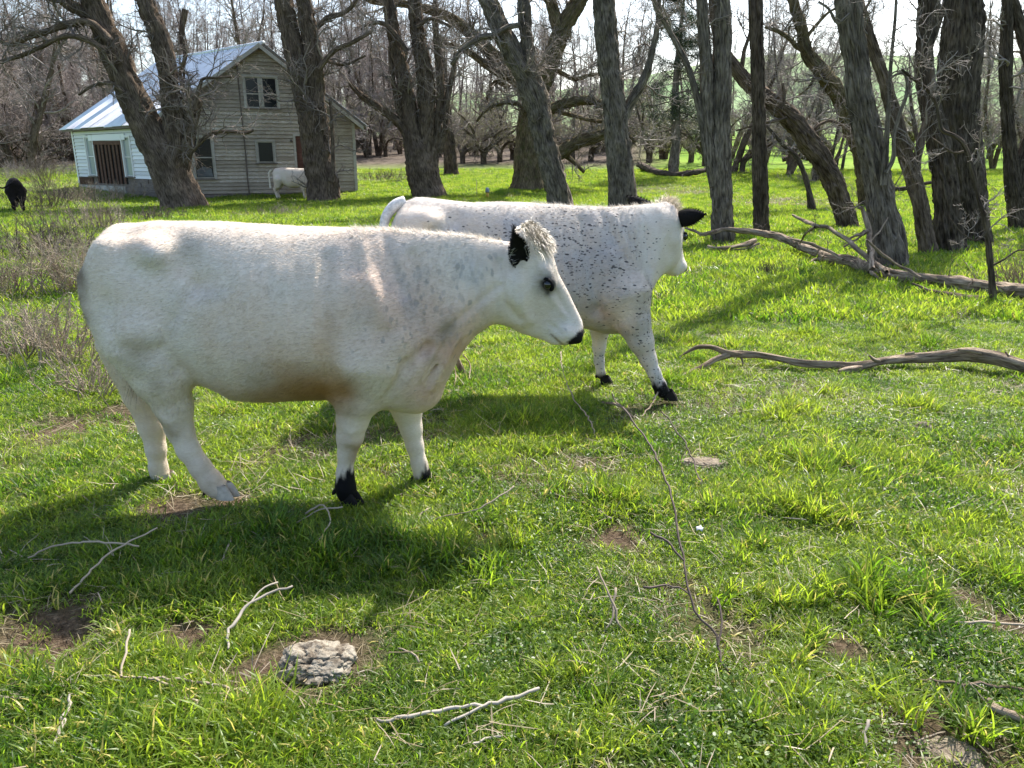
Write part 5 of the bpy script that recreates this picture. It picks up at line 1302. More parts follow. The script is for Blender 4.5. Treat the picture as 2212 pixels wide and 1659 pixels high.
# white tuft at the ear root and crest hair along the neck
def crest(root, G, cfg, us, n, ln, seed, col=(.80,.76,.70), mat=None, zoff=0):
    r = np.random.default_rng(seed); V, nr = G['V'], vnormals(G['V'], G['Q']); cp = G['cp']
    xlo, xhi = cp(us[0], 520)[0], cp(us[1], 520)[0]
    m = np.where((nr[:, 2] > .75)&(V[:, 0] > xlo)&(V[:, 0] < xhi)&(V[:, 2] > .95))[0]
    idx = r.choice(m, n); p = V[idx]; d = np.array([-.75, 0, .62])+r.normal(0, .28, (n, 3)); d /= np.linalg.norm(d, axis=1, keepdims=True)
    nn = np.cross(d, r.normal(0, 1, (n, 3))); nn /= np.linalg.norm(nn, axis=1, keepdims=True)
    V2, Q2, k = hair_strips(p, nn, d, ln*r.uniform(.4, 1.3, n), np.full(n, .0018), None, segs=3, seed=seed)
    tagp(link('crest_hair', mesh_np('crest_hair', V2, [Q2]), mat or HAIRW, root), kind='stuff')
crest(rootA, GA, cfgA, (760, 1090), 1500, .026, 6)
xt, zt = GA['cp'](181, 540)
tail(rootA, [(xt+.16, .02, zt+.05), (xt+.10, .03, zt+.02), (xt+.065, .035, zt-.06), (xt+.065, .04, zt-.2), (xt+.11, .05, zt-.36), (xt+.16, .05, zt-.50)], [.035, .03, .028, .024, .018, .014], HAIRW, (xt+.16, .05, zt-.48), mat_simple('tail_dirty', (.33, .25, .16), .8))
bt_ = Bag(); x1, z1 = GA['cp'](402, 812, -.05); bt_.tube([(x1, -.05, z1+.06), (x1, -.05, z1+.01), (x1+.002, -.05, z1-.035), (x1+.002, -.05, z1-.05)], [.016, .014, .012, .005], 8); link('teat', bt_.mesh('teat'), TEATM, rootA)
# ---- cow B, the speckled one behind, looking away
YB = 5.42; xb = float(at(1120, 600, YB)[0]); zgb = float(gz(xb, YB)); OB = np.array([xb, YB, zgb])
yw, ph = math.radians(52), math.radians(52)
sB = np.array([math.cos(yw)*math.cos(ph), math.sin(yw)*math.cos(ph), -math.sin(ph)])
nB = np.array([math.cos(yw)*math.sin(ph), math.sin(yw)*math.sin(ph), math.cos(ph)])
HB_O = at(1432, 474, YB+.06)-OB
NB, FB = -.20, .20
def cB(u, v, dy=0.0): p = at(u, v, YB+dy)-OB; return (p[0], dy, p[2])
cfgB = dict(x0=xb, zg=zgb, box=((-1.0, -.52, -.03), (1.40, .72, 1.52)),
    top=[(838,500),(843,480),(855,455),(872,437),(895,428),(924,428),(966,432),(1020,438),(1084,436),(1148,438),(1212,443),(1308,447),(1366,450),(1395,452),(1425,462)],
    bot=[(838,512),(843,540),(855,585),(875,620),(905,655),(980,672),(1100,692),(1200,702),(1260,708),(1308,722),(1347,722),(1372,708),(1390,676),(1401,644),(1409,618),(1417,590),(1425,560)],
    wid=[(838,.06),(846,.15),(860,.20),(880,.24),(920,.26),(980,.27),(1040,.29),(1120,.345),(1200,.35),(1260,.33),(1310,.30),(1350,.255),(1385,.19),(1405,.14),(1425,.10)],
    tt=[(838,.2),(950,.3),(1100,.35),(1250,.5),(1350,.55),(1462,.4)],
    neck=[(cB(1350, 545), cB(1425, 500, .05), .17, .135, .10), (cB(1350, 500), cB(1432, 478, .06), .12, .10, .08), (cB(1385, 580, -.02), cB(1440, 545, .10), .14, .09, .10)],
    bulge=[(885,500,-.16,.10,.08,.12,0,.08),(885,500,.16,.10,.08,.12,0,.08),
           (925,480,-.18,.08,.06,.06,0,.08),(925,480,.18,.08,.06,.06,0,.08),
           (910,560,-.175,.15,.085,.22,.2,.07),(910,560,.175,.15,.085,.22,.2,.07),
           (1335,600,-.195,.11,.07,.16,.3,.10),(1335,600,.195,.11,.07,.16,.3,.10),
           (1365,640,-.17,.11,.09,.12,-.3,.05),(1365,640,.17,.11,.09,.12,-.3,.05)],
    hollow=[(990,490,-.40,.10,.10,.10,0,.09),(1270,480,-.40,.09,.12,.14,0,.08),(1296,682,-.33,.07,.07,.045,-.4,.05)],
    creases=[((1392,560,-.235),(1400,622,-.21),.010,.010,.03),((1318,650,-.29),(1338,700,-.25),.014,.010,.025)],
    strokes=[([(985,480),(1015,515)],.07,-.026),([(930,478)],.04,.022),([(1262,480),(1275,600),(1292,660)],.035,-.016),([(1330,470),(1385,600)],.03,.014),([(1300,455),(1350,560)],.03,-.010),
             ([(1398,500),(1404,580)],.03,-.012),([(1392,625)],.05,.014),([(1150,520),(1165,640)],.05,.008)]+[([(1130+i*20,500),(1140+i*20,620)],.012,.005) for i in range(6)]+[([(1345+i*13,470),(1350+i*13,560)],.007,-.004) for i in range(5)],
    legs=[
      dict(pts=[(1350,640,NB+.02,116),(1366,690,NB-.01,84),(1384,735,NB-.02,60),(1400,776,NB-.03,38),(1413,806,NB-.04,29),(1424,832,NB-.04,30),(1432,846,NB-.04,31)],
           hoof=(1440,862,NB-.04,.078,1,-.15,HOOFM), k=.06, dew=(1419,848)),
      dict(pts=[(1310,660,FB-.02,90),(1296,712,FB,44),(1294,750,FB,30),(1294,780,FB,23),(1298,808,FB,24)],
           hoof=(1304,829,FB,.072,1,-.1,HOOFM), k=.05, dew=(1290,812)),
      dict(pts=[(905,600,NB,120),(918,670,NB,74),(912,725,NB,50),(906,762,NB,36),(914,800,NB,32),(920,840,NB,34)],
           hoof=(928,862,NB,.078,1,-.1,HOOFM), k=.07),
      dict(pts=[(885,590,FB,110),(880,650,FB,60),(874,700,FB,40),(872,740,FB,30),(876,780,FB,26),(880,808,FB,28)],
           hoof=(886,828,FB,.074,1,-.1,HOOFM), k=.07)],
    head=dict(o=HB_O, s=sB, n=nB, scale=.97), wl=1)
def paint_b(V, G):
    c = base_paint(V, .5)*np.array([.97, 1, 1.05]); cp = G['cp']; x, y, z = V.T; P = G['P']
    c = blobs(V, c, [(1285,668,.07,.8),(1310,690,.06,.6),(1340,712,.05,.4)], (.60,.36,.27), 1, cp, dy=-.25)
    c = blobs(V, c, [(1300,722,.08,.5),(1330,722,.06,.5)], (.45,.37,.30), 1, cp, dy=-.1)
    x1, z1 = cp(1230, 560, -.25); x2, z2 = cp(1100, 520, -.25)
    m = np.exp(-((x-x1)/.44)**2-((z-z1)/.30)**2)*1.25; m = np.maximum(m, np.exp(-((x-x2)/.38)**2-((z-z2)/.14)**2)*.75)
    x3, z3 = cp(1390, 700, -.2); m = np.maximum(m, np.exp(-((x-x3)/.10)**2-((z-z3)/.35)**2)*.8)
    m = m*(z < z2+.30)
    c = c*(1-.18*np.clip(m*2, 0, 1)[:, None]); 
    gr = (sstep(.0, .35, fbm(x*4, y*4, z*5, 4, 75))*.6+.22*np.clip(m, 0, 1))[:, None]; c = c*(1-gr)+np.array([.46,.46,.475])*gr
    for (u, v, dy, h0) in ((1436,836,NB-.04,.20),(1300,812,FB,.13)):
        xx, zz = cp(u, v, dy); near = (np.abs(y-dy) < .20)&(np.abs(x-xx) < .24)&(z < .5)
        w = (near*sstep(.0, .07, h0-z+.07*fbm(x*40, y*40, z*26, 3, 8)))[:, None]; c = c*(1-w)+np.array([.008,.008,.009])*w
        m = np.where(near, np.maximum(m, sstep(.45, .12, z)*.9), m)
    s = (V-G['O'])@G['S']; n = (V-G['O'])@G['Nn']; hd = np.linalg.norm(V-P(.3, 0, 0), axis=1) < .34
    m = m*(1-.8*hd)
    nose = (sstep(.468, .484, s/G['q'])*(n > -.03)*hd)[:, None]; c = c*(1-nose)+np.array([.012,.011,.012])*nose
    fl = gs(V, P(.02, .10, -.02), .05)[:, None]*.6; c = c*(1-fl)+np.array([.2,.2,.2])*fl
    for sg in (-1, 1):
        w = (gs(V, P(.04, .05, .11*sg), .04)*.5)[:, None]; c = c*(1-w)+np.array([.35,.36,.38])*w
        w = (gs(V, P(.187, .04, .10*sg), .045)*.8)[:, None]; c = c*(1-w)+np.array([.05,.05,.05])*w
    return np.clip(c, .008, .9), np.clip(m, 0, 1), None
rootB = empty('cow', tuple(OB), 'white cow with a black-speckled flank, head turned away, behind the nearest cow', 'cow', 'white cattle in the grove')
GB = build_cow('', None, YB, cfgB, None, .011)
finish_cow(rootB, GB, cfgB, paint_b, COATB, 0, 0, 0, detail=False)
colB, spB, _ = paint_b(GB['V'], GB)
coat_hair(rootB, GB, colB, spB, COATB, 90000, .020, .0024, dir_body, 21)
PB = GB['P']
# the ear nearer the camera (animal's right side) and the far one, both black
for sg in (-1, 1):
    b0 = PB(.035, .045, .085*sg); t0 = PB(.02, .02, .31*sg) + np.array([0, 0, .05 if sg < 0 else .15])
    add_ear(rootB, GB, b0, t0, np.array([math.cos(yw), math.sin(yw), -.15]), .098 if sg < 0 else .11, 700, 14+sg)
forelock(rootB, GB, 1500, .065, .2, 8)
crest(rootB, GB, cfgB, (1150, 1440), 1200, .030, 9)
x1, z1 = GB['cp'](866, 442); t_ = [(u, v) for u, v in [(876,436),(858,442),(842,458),(834,480),(832,520),(836,580),(840,640)]]
tail(rootB, [(GB['cp'](u, v)[0], -.02-.02*i, GB['cp'](u, v)[1]) for i, (u, v) in enumerate(t_)], [.042,.040,.036,.032,.028,.024,.018], mat_simple('tail_white', (.66, .64, .61), .7, nscale=40), (GB['cp'](840, 640)[0], -.14, GB['cp'](840, 640)[1]), BLACKH)

# ---- far cattle share one simple standing body
def far_cow(root, paintc, coat, hoofm, scale, head_pitch, res=.028):
    saved = dict(cfgA)
    cf = dict(cfgA); ph = math.radians(head_pitch)
    B = Body((-1.15, -.5, -.03), (1.75, .5, 1.5), res)
    cp = GA['cp']
    B.loft(((0, 0, 0), (1, 0, 0), (0, 0, 1), (0, 1, 0)), [cp(*q) for q in cfgA['top'] if q[0] < 960], [cp(*q) for q in cfgA['bot'] if q[0] < 960], [(cp(u, 620)[0], w) for u, w in cfgA['wid']], [(cp(u, 620)[0], w) for u, w in cfgA['tt']])
    sh = np.array([.62, 0, 1.05]); O = sh+np.array([math.cos(ph-.25)*.52, 0, -math.sin(ph-.25)*.52])
    B.cone(sh+np.array([-.1, 0, -.05]), O, .22, .13, .1)
    d = np.array([math.cos(ph+.6), 0, -math.sin(ph+.6)]); B.cone(O, O+d*.22, .125, .11, .06); B.cone(O+d*.2, O+d*.42, .10, .065, .05)
    for (xx, fr) in ((-.78, 0), (.42, 1)):
        for sg in (-1, 1):
            y = sg*.15
            if fr: pts = [(xx, .75, .16), (xx, .5, .10), (xx+.01, .40, .06), (xx, .2, .045), (xx+.02, .05, .055)]
            else: pts = [(xx+.12, .85, .22), (xx+.06, .6, .14), (xx-.06, .46, .07), (xx-.02, .25, .048), (xx+.04, .05, .055)]
            for (a, b) in zip(pts[:-1], pts[1:]): B.cone((a[0], y, a[1]), (b[0], y, b[1]), a[2], b[2], .04)
    V, Q = B.mesh(3); V = V*scale; me = mesh_np('body', V, [Q]); c, s = paintc(V/scale); vattr(me, 'tint', c, 'FLOAT_COLOR'); vattr(me, 'speck', s, 'FLOAT'); link('body', me, coat, root)
    for (xx, fr) in ((-.74, 0), (.44, 1)):
        for sg in (-1, 1):
            hv, hq = hoof_mesh((xx*scale, sg*.15*scale, -.01), (1, 0, 0), .09*scale); link('hoof', mesh_np('hoof', hv, [hq]), hoofm, root)
    for sg in (-1, 1):
        b0 = (O+np.array([0, .10*sg, .05]))*scale; v2, q2, *_ = ear_mesh(b0, b0+np.array([-.03, .19*sg, .02])*scale, (1, 0, 0), .06*scale); link('ear', mesh_np('ear', v2, [q2]), BLACKH, root)
    return V
pw = lambda V: (base_paint(V), np.zeros(len(V)))
gC = at(590, 431, 31.6); rC = empty('cow', (gC[0]+.90, 31.6, float(gz(gC[0]+.9, 31.6))), 'small distant white cow half hidden behind the split trunk by the house wall', 'cow', 'white cattle in the grove')
far_cow(rC, pw, COATA, HOOFM, .90, 55)
xx = -.98*.9; tail(rC, [(xx, 0, 1.14), (xx-.09, 0, 1.02), (xx-.10, 0, .75), (xx-.08, 0, .45)], [.03, .03, .025, .04], HAIRW)
gD = ground(44, 463)
rD = empty('cow', (gD[0]-.42, gD[1]+.62, gD[2]), 'black cow seen from behind, tail swung out, in brush at the left edge', 'cow', rz=math.radians(124))
far_cow(rD, lambda V: (np.tile(np.array([.02, .016, .015]), (len(V), 1)), np.zeros(len(V))), COATD, HOOFM, .78, 65)
tail(rD, [(-.80, 0, .98), (-.9, .12, .90), (-.92, .32, .78), (-.9, .52, .84), (-.9, .74, .80)], [.03, .028, .022, .03, .045], COATD)
# ------------------------------------------------------------------ fallen wood, stones, brush
def log_thing(name, label, cat, paths, mat, seed, parent=None, res=.012, amp=.7, group=None, ymap=None, kmin=8, crown=None, tw=None):
    """paths: list of [(u,v,width px,lift m above ground, or Y)]"""
    o = None; root = None; r = np.random.default_rng(seed); segs = []
    for pi, path in enumerate(paths):
        P = []
        for q in path:
            u, v, w, l = q[:4]
            g = ground(u, v+ (w*.5 if l < .15 else w*.5)) if len(q) < 5 else at(u, v, q[4])
            if len(q) < 5:
                # a lifted point projects above its foot: walk along the ray to the height asked for
                d = ray(u, v); lo, hi = .5, 120.
                for _ in range(40):
                    m = (lo+hi)/2; p = d*m
                    if CAMH+p[2]-float(gz(p[0], p[1])) > l: lo = m
                    else: hi = m
                g = np.array([d[0]*hi, d[1]*hi, CAMH+d[2]*hi])
            P.append([g[0], g[1], g[2], w/2/F*depth(u, v, g[1])])
        P = np.array(P)
        if root is None:
            c = P[len(P)//2, :3]; root = empty(name, (c[0], c[1], float(gz(c[0], c[1]))), label, cat, group) if (len(paths) > 1 or crown) else None
            o = np.array(root.location) if root else c
        if cat in ('stick', 'weed', 'branch', 'log') and len(P) > 1:
            P = catmull(P, max(.03, P[:, 3].max()*(2.6 if cat in ('stick', 'weed') else 6))); P[:, 3] = np.maximum(P[:, 3], .0008)
            k = P[:, 3:4]*(.32 if cat in ('stick', 'weed') else .20)+.0016; P[1:-1, :3] += (r.normal(0, 1, (len(P)-2, 3))*k[1:-1])*np.array([1, 1, .6]); P[:, 3] *= (.74 if cat in ('stick', 'weed') else 1)*(1+r.normal(0, .09, len(P)))
        P[:, :3] -= o; b = BBag(); C = stem_mesh(b, P, kmin, 40, res, amp, False, seed*3+pi)
        segs.append((C[:, :3], C[:, 3]))
        if root: link('trunk' if pi == 0 and cat == 'log' else ('stem' if cat in ('twig', 'weed') else 'branch'), bark_mesh(b, 'branch'), mat, root)
        else:
            ob = link(name, bark_mesh(b, name), mat); ob.location = tuple(c); tagp(ob, label, cat, group); return ob
    if crown: 
        sets = twigs_on(segs, r, crown[0], (crown[1],), wig=.35, up=.04, rmin=.0022); tagp(link('twigs', tube_bag(sets).mesh('twigs'), tw or WEEDD, root), kind='stuff')
    return root
L0 = [(2290,640,30,.16),(2212,632,34,.16),(2150,622,34,.15),(2080,612,33,.14),(2000,604,32,.13),(1940,596,30,.12),(1880,580,28,.14),(1830,566,26,.16),(1790,560,26,.16)]
log_thing('fallen_tree', 'long fallen dead trunk with bare upturned branches lying in front of the split grey trunk', 'log', [
    L0+[(1775,548,22,.17),(1745,535,20,.20),(1710,522,20,.24),(1680,512,19,.28),(1655,506,18,.30),(1625,500,15,.33),(1600,498,13,.34),(1570,496,11,.35),(1545,500,10,.33),(1517,505,8,.31),(1500,498,6,.34),(1480,492,4,.37)],
    [(1630,520,12,.24),(1610,528,11,.20),(1580,534,10,.17),(1545,536,8,.16),(1530,532,6,.17)],
    [(1640,526,6,.20),(1610,538,5,.12),(1570,540,5,.12),(1530,538,4,.12)],
    [(1915,588,10,.2),(1880,560,12,.30),(1855,540,12,.42),(1830,520,11,.52),(1805,503,10,.62),(1790,492,10,.68),(1762,488,9,.70),(1735,476,7,.74),(1712,464,5,.80)],
    [(1760,490,7,.70),(1740,505,5,.56),(1728,525,4,.40)],
    [(1830,518,6,.50),(1850,507,5,.55),(1875,496,4,.62)], [(1822,534,6,.40),(1850,517,5,.52),(1876,500,4,.66)],
    [(1884,582,14,.2),(1880,540,13,.42),(1876,500,12,.64),(1870,475,10,.80),(1860,452,8,.95),(1856,448,4,1.0)],
    [(1876,492,6,.68),(1862,508,6,.60),(1845,510,5,.58)], [(1880,520,5,.52),(1900,500,4,.64),(1918,470,3,.82)],
    [(1990,600,8,.2),(1950,578,8,.3),(1920,560,7,.42),(1895,540,6,.54),(1872,518,4,.68)],
    [(1820,562,9,.2),(1790,543,8,.30),(1750,527,7,.38),(1730,522,6,.40),(1708,516,5,.44)],
    [(1790,556,10,.15),(1760,562,8,.10),(1745,572,6,.05)], [(1880,584,8,.14),(1900,602,8,.08),(1930,612,7,.05)],
    [(2150,636,12,.08),(2180,645,10,.06),(2240,652,9,.05)]], DEADW, 3, crown=((1.6, 5, 4), .30), tw=WEEDD)
log_thing('rotten_log', 'low rotten reddish log half sunk in the grass beneath the long fallen trunk', 'log', [[(2128,646,22,.05),(2080,646,26,.05),(2030,640,26,.05),(1975,628,20,.04),(1940,620,12,.03),(1900,612,10,.03)], [(2012,632,8,.08),(1985,618,6,.14),(1970,612,4,.17)]], BARK, 5)
log_thing('fallen_branch', 'long bleached forked branch lying across the grass at the right', 'branch', [
    [(2300,800,34,.10),(2212,786,33,.11),(2150,776,31,.12),(2095,768,30,.12),(2020,769,27,.11),(1960,775,24,.09),(1900,785,23,.07),(1850,791,24,.06),(1800,788,19,.06),(1740,784,17,.07),(1690,776,17,.08),(1640,768,17,.10),(1600,764,17,.12),(1572,763,16,.13),(1540,752,11,.15),(1510,750,9,.13),(1485,760,7,.09),(1467,772,3,.04)],
    [(1575,766,15,.12),(1550,776,14,.09),(1520,790,13,.06),(1495,800,12,.04),(1470,813,7,.02)],
    [(1856,795,22,.05),(1830,799,16,.04),(1812,803,10,.03)], [(1900,779,9,.12),(1884,775,9,.15),(1878,768,6,.18)],
    [(2120,762,12,.17),(2095,757,10,.19),(2070,756,5,.20)], [(1975,763,9,.15),(1955,766,6,.13)], [(1600,770,6,.10),(1607,784,5,.05),(1603,792,3,.02)], [(2180,770,7,.19),(2172,760,5,.22)]], DEADW, 6, res=.010)
TWG = 'thin sticks lying in the grass'
log_thing('stick', 'pale crooked stick lying just right of centre at the bottom, slanting up to the right', 'stick', [[(814,1554,9,.02),(860,1552,11,.02),(900,1546,12,.025),(950,1534,12,.03),(1000,1524,10,.03),(1040,1521,12,.03),(1080,1516,13,.03),(1120,1500,14,.035),(1165,1486,9,.04)], [(1050,1522,6,.03),(1000,1546,5,.025),(960,1568,4,.02)]], PALEW, 8, res=.006, group=TWG)
log_thing('stick', 'short white bleached stick standing out near the lower left corner', 'stick', [[(150,1500,8,.05),(148,1520,12,.045),(140,1550,15,.035),(125,1590,15,.03),(112,1625,9,.02)]], PALEW, 9, res=.006, group=TWG)
log_thing('stick', 'long thin stick lying level to the left of the pale rock', 'stick', [[(180,1459,6,.03),(250,1461,7,.035),(330,1464,8,.04),(420,1472,8,.04),(500,1485,8,.035),(566,1508,6,.02)], [(330,1464,5,.04),(400,1500,5,.03),(440,1535,4,.02)], [(262,1462,5,.04),(272,1410,5,.07),(280,1360,4,.10)]], WEED, 10, res=.006, group=TWG)
log_thing('stick', 'curved pale stick arching up above and left of the pale rock', 'stick', [[(494,1402,7,.02),(492,1370,8,.04),(510,1340,9,.06),(545,1300,8,.08),(590,1278,7,.09),(632,1266,5,.10)], [(540,1304,4,.08),(570,1270,4,.10),(600,1258,3,.10)]], PALEW, 11, res=.006, group=TWG)
log_thing('stick', 'bare slanting stick in the cow shadow at the left', 'stick', [[(150,1282,6,.02),(190,1240,6,.05),(230,1200,7,.08),(270,1175,6,.10),(340,1140,4,.13)], [(60,1205,5,.03),(110,1182,6,.05),(170,1172,6,.07),(240,1172,5,.09),(300,1180,4,.08)]], WEED, 12, res=.006, group=TWG)
log_thing('stick', 'grey straight branch lying at the right edge near the bottom', 'stick', [[(1976,1465,5,.02),(2010,1470,9,.03),(2060,1475,13,.035),(2120,1480,14,.04),(2180,1484,15,.04),(2240,1490,15,.04)]], DEADW, 13, res=.008, group=TWG)
log_thing('stick', 'thick broken stub of wood at the lower right edge', 'stick', [[(2135,1510,14,.03),(2160,1530,22,.04),(2190,1548,26,.04),(2225,1562,26,.04),(2260,1572,22,.04)]], DEADW, 14, res=.008, amp=1.4, group=TWG)
log_thing('stick', 'pale upright stub of stick at the bottom, right of centre', 'stick', [[(1870,1632,9,.01),(1872,1600,10,.03),(1870,1570,9,.05),(1876,1555,6,.06)]], PALEW, 15, res=.006, group=TWG)
log_thing('stick', 'thin looping twig beside the near cow\'s front hooves', 'stick', [[(905,1128,6,.02),(925,1130,7,.03),(960,1115,6,.05),(1010,1106,5,.07),(1060,1085,4,.10),(1110,1050,3,.14)], [(905,1128,5,.02),(906,1112,4,.04),(925,1098,4,.05)]], WEED, 16, res=.006, group=TWG)
log_thing('stick', 'pale twig tangle beneath the near cow by its front hoof', 'stick', [[(655,1190,5,.02),(690,1165,5,.05),(712,1130,5,.08),(705,1098,4,.10),(690,1090,4,.10),(660,1110,3,.06)], [(640,1130,4,.03),(690,1102,4,.08),(740,1095,3,.09)]], WEED, 17, res=.006, group=TWG)
log_thing('stick', 'small twig near the middle bottom right of the crooked stick', 'stick', [[(1022,1606,8,.02),(1050,1600,8,.02),(1085,1590,6,.03)]], PALEW, 18, res=.006, group=TWG)
log_thing('stick', 'dark-barked stick cut off by the bottom edge at the left', 'stick', [[(404,1606,6,.04),(415,1625,12,.035),(440,1640,14,.03),(480,1665,14,.03),(520,1680,12,.02)]], DEADW, 19, res=.006, group=TWG)
# tall dry stems in front
WST = 'dry upright weed stems'
log_thing('dry_weed', 'tall thin bare weed stem rising from the grass right of centre', 'weed', [
    [(1590,1462,8,.0),(1562,1440,8,.03),(1552,1395,7,.06),(1540,1360,6,.09),(1505,1330,6,.12),(1490,1285,6,.17),(1478,1220,5,.23),(1465,1150,4,.30),(1450,1070,3,.38),(1420,990,3,.46),(1390,940,2,.52),(1345,880,2,.58)],
    [(1490,1285,5,.17),(1465,1268,6,.19),(1430,1265,5,.20),(1390,1268,3,.21)], [(1476,1210,4,.24),(1440,1170,4,.28),(1405,1150,3,.30)], [(1552,1395,4,.07),(1560,1340,3,.12),(1548,1290,2,.16)]], WEEDD, 21, res=.006, group=WST)
log_thing('dry_weed', 'dark thin bent weed stem left of the dried dung patch right of centre', 'weed', [[(1520,1082,5,.0),(1515,1045,6,.05),(1500,1005,6,.10),(1480,960,6,.16),(1455,920,5,.22),(1430,890,4,.26)]], WEEDD, 22, res=.006, group=WST)
log_thing('dry_weed', 'small curved dry stem in the middle of the sunlit grass', 'weed', [[(1345,1372,5,.0),(1330,1320,5,.06),(1310,1270,5,.11),(1290,1225,4,.15)], [(1300,1375,4,.0),(1322,1330,5,.05),(1330,1270,4,.11)]], WEED, 23, res=.006, group=WST)
log_thing('dry_weed', 'thin pale weed stem below the near cow\'s muzzle', 'weed', [[(1290,960,4,.0),(1275,910,4,.07),(1240,860,4,.13),(1215,800,3,.2),(1212,760,3,.26)]], WEED, 24, res=.006, group=WST)
log_thing('stick', 'dead forked twig lying by the front hoof of the speckled cow', 'stick', [[(1300,868,6,.03),(1345,880,8,.04),(1370,905,6,.04)], [(1345,880,5,.04),(1330,866,4,.06),(1322,850,3,.09)], [(1388,900,4,.04),(1410,870,6,.07),(1424,840,5,.11)]], DEADW, 25, res=.006, group=TWG)
log_thing('tree_stub', 'weathered grey stump fragment with thin shoots under the near cow\'s throat', 'stump', [[(985,770,12,.16),(990,785,16,.10),(998,800,14,.05),(1006,815,10,.01)], [(1010,830,4,.02),(1016,790,4,.10),(1000,765,3,.16)], [(975,850,3,.0),(985,812,3,.08),(975,780,3,.14)]], DEADW, 26, res=.006)
log_thing('stick', 'bare branch lying in the grass at the far right, below the fallen trunk', 'stick', [[(2110,672,8,.03),(2150,668,10,.04),(2190,660,9,.06),(2240,652,7,.08)], [(2150,668,7,.04),(2185,680,6,.03),(2225,688,5,.03)], [(2080,664,6,.03),(2050,672,5,.02)]], DEADW, 27, res=.008, group=TWG)
for (k, (a, b_, lab)) in enumerate([((2000,1350),(2212,1350),'long thin straw-like stick level at the right edge'), ((1850,1262),(1990,1290),'thin pale stick among herbs at the right'), ((1200,1068),(1320,1120),'slim dark-tipped stick right of the near cow\'s front hooves'), ((860,1400),(905,1430),'tiny twig just right of the pale rock'), ((470,1225),(500,1160),'short leaning twig in the shadow below the near cow')]):
    m = ((a[0]+b_[0])/2+6, (a[1]+b_[1])/2-6); log_thing('stick', lab, 'stick', [[(*a, 4, .02), (*m, 5, .04), (*b_, 3, .03)]], WEED, 40+k, res=.006, group=TWG)

# stones and dried dung
def mat_rock(name, c0, c1, c2):
    m, nt, p, o = new_mat(name); t = N(nt, 'ShaderNodeTexCoord').outputs['Object']
    n = noise_tex(nt, mapping(nt, t, (1, 1, 1.3)), 16, 8, .78, .8); n2 = noise_tex(nt, t, 60, 4, .7)
    s = math_n(nt, 'ADD', math_n(nt, 'MULTIPLY', n, .7), math_n(nt, 'MULTIPLY', n2, .3))
    nt.links.new(ramp(nt, s, [(.36, c0), (.45, c1), (.58, c2)]), p.inputs['Base Color']); p.inputs['Roughness'].default_value = .95; p.inputs['Specular IOR Level'].default_value = .1
    nt.links.new(bump(nt, s, .012, 1), p.inputs['Normal']); return m
ROCK = mat_rock('pale_rock', (.035, .026, .02), (.16, .13, .095), (.37, .33, .26)); DUNG = mat_rock('dried_dung', (.06, .045, .032), (.17, .135, .10), (.32, .27, .20)); PINK = mat_rock('rubble', (.12, .08, .06), (.35, .28, .22), (.55, .46, .40))
def stone(name, label, cat, u, v, rx, ry, rz, mat, seed, sink=.3, lay=.0):
    import bmesh
    g = ground(u, v); bm = bmesh.new(); bmesh.ops.create_icosphere(bm, subdivisions=6, radius=1); me = bpy.data.meshes.new(name); bm.to_mesh(me); bm.free()
    V = np.empty(len(me.vertices)*3, np.float32); me.vertices.foreach_get('co', V); V = V.reshape(-1, 3).astype(float); n = V.copy()
    d = .42*fbm(V[:, 0]*1.3+seed, V[:, 1]*1.3, V[:, 2]*1.3, 3, seed)+.13*fbm(V[:, 0]*3.4+V[:, 1]*2, V[:, 1]*3.4-V[:, 0]*2, V[:, 2]*3.4, 5, seed+1)-.16*np.exp(-(fbm(V[:, 0]*2.2-V[:, 1], V[:, 1]*2.2+V[:, 0], V[:, 2]*2.2, 3, seed+4)/.05)**2)+.05*fbm(V[:, 0]*14, V[:, 1]*14, V[:, 2]*18, 3, seed+2)
    V = V*(1+d)[:, None]; V[:, 2] = np.where(V[:, 2] > 0, np.abs(V[:, 2])**1.05, V[:, 2]); V = V*np.array([rx, ry, rz]); V[:, 2] += rz*(.5-sink)
    me.vertices.foreach_set('co', V.astype(np.float32).ravel()); me.polygons.foreach_set('use_smooth', np.ones(len(me.polygons), bool)); me.update()
    o = link(name, me, mat); o.location = (g[0], g[1], float(gz(g[0], g[1]))); return tagp(o, label, cat)
stone('rock', 'pitted pale rock lying in the grass at the lower left', 'rock', 683, 1440, .132, .105, .062, ROCK, 5, .32)
stone('dried_dung', 'pale crusty dried dung patch right of centre beside the dark weed stem', 'dung', 1520, 1003, .12, .085, .022, DUNG, 6)
stone('dried_dung', 'crusty grey-brown dung pat at the lower right corner', 'dung', 2050, 1632, .085, .07, .022, DUNG, 7)
stone('rock', 'small yellowish stone in the sunlit grass at the right', 'rock', 1995, 928, .07, .05, .035, DUNG, 8)
stone('rock', 'reddish-brown lump of earth at the far left edge', 'rock', 4, 612, .12, .10, .08, PINK, 9)
stone('rock', 'dark clod at the top of the weedy mound on the left', 'rock', 62, 605, .28, .2, .10, mat_rock('dark_clod', (.03,.022,.016), (.08,.06,.045), (.15,.12,.09)), 10)
b = Bag(); g = ground(1510, 1160); r = np.random.default_rng(2)
nn = 9; V = [[.018*math.cos(a)*r.uniform(.6, 1.2), .030*math.sin(a)*r.uniform(.6, 1.2), .025+.008*r.normal()] for a in np.linspace(0, 6.28, nn, endpoint=False)]+[[0, 0, .034]]
V2 = [[x, y, z-.003] for x, y, z in V]; Fs = [(i, (i+1) % nn, nn) for i in range(nn)]+[((i+1) % nn+nn+1, i+nn+1, 2*nn+1) for i in range(nn)]+[(i, i+nn+1, (i+1) % nn+nn+1, (i+1) % nn) for i in range(nn)]
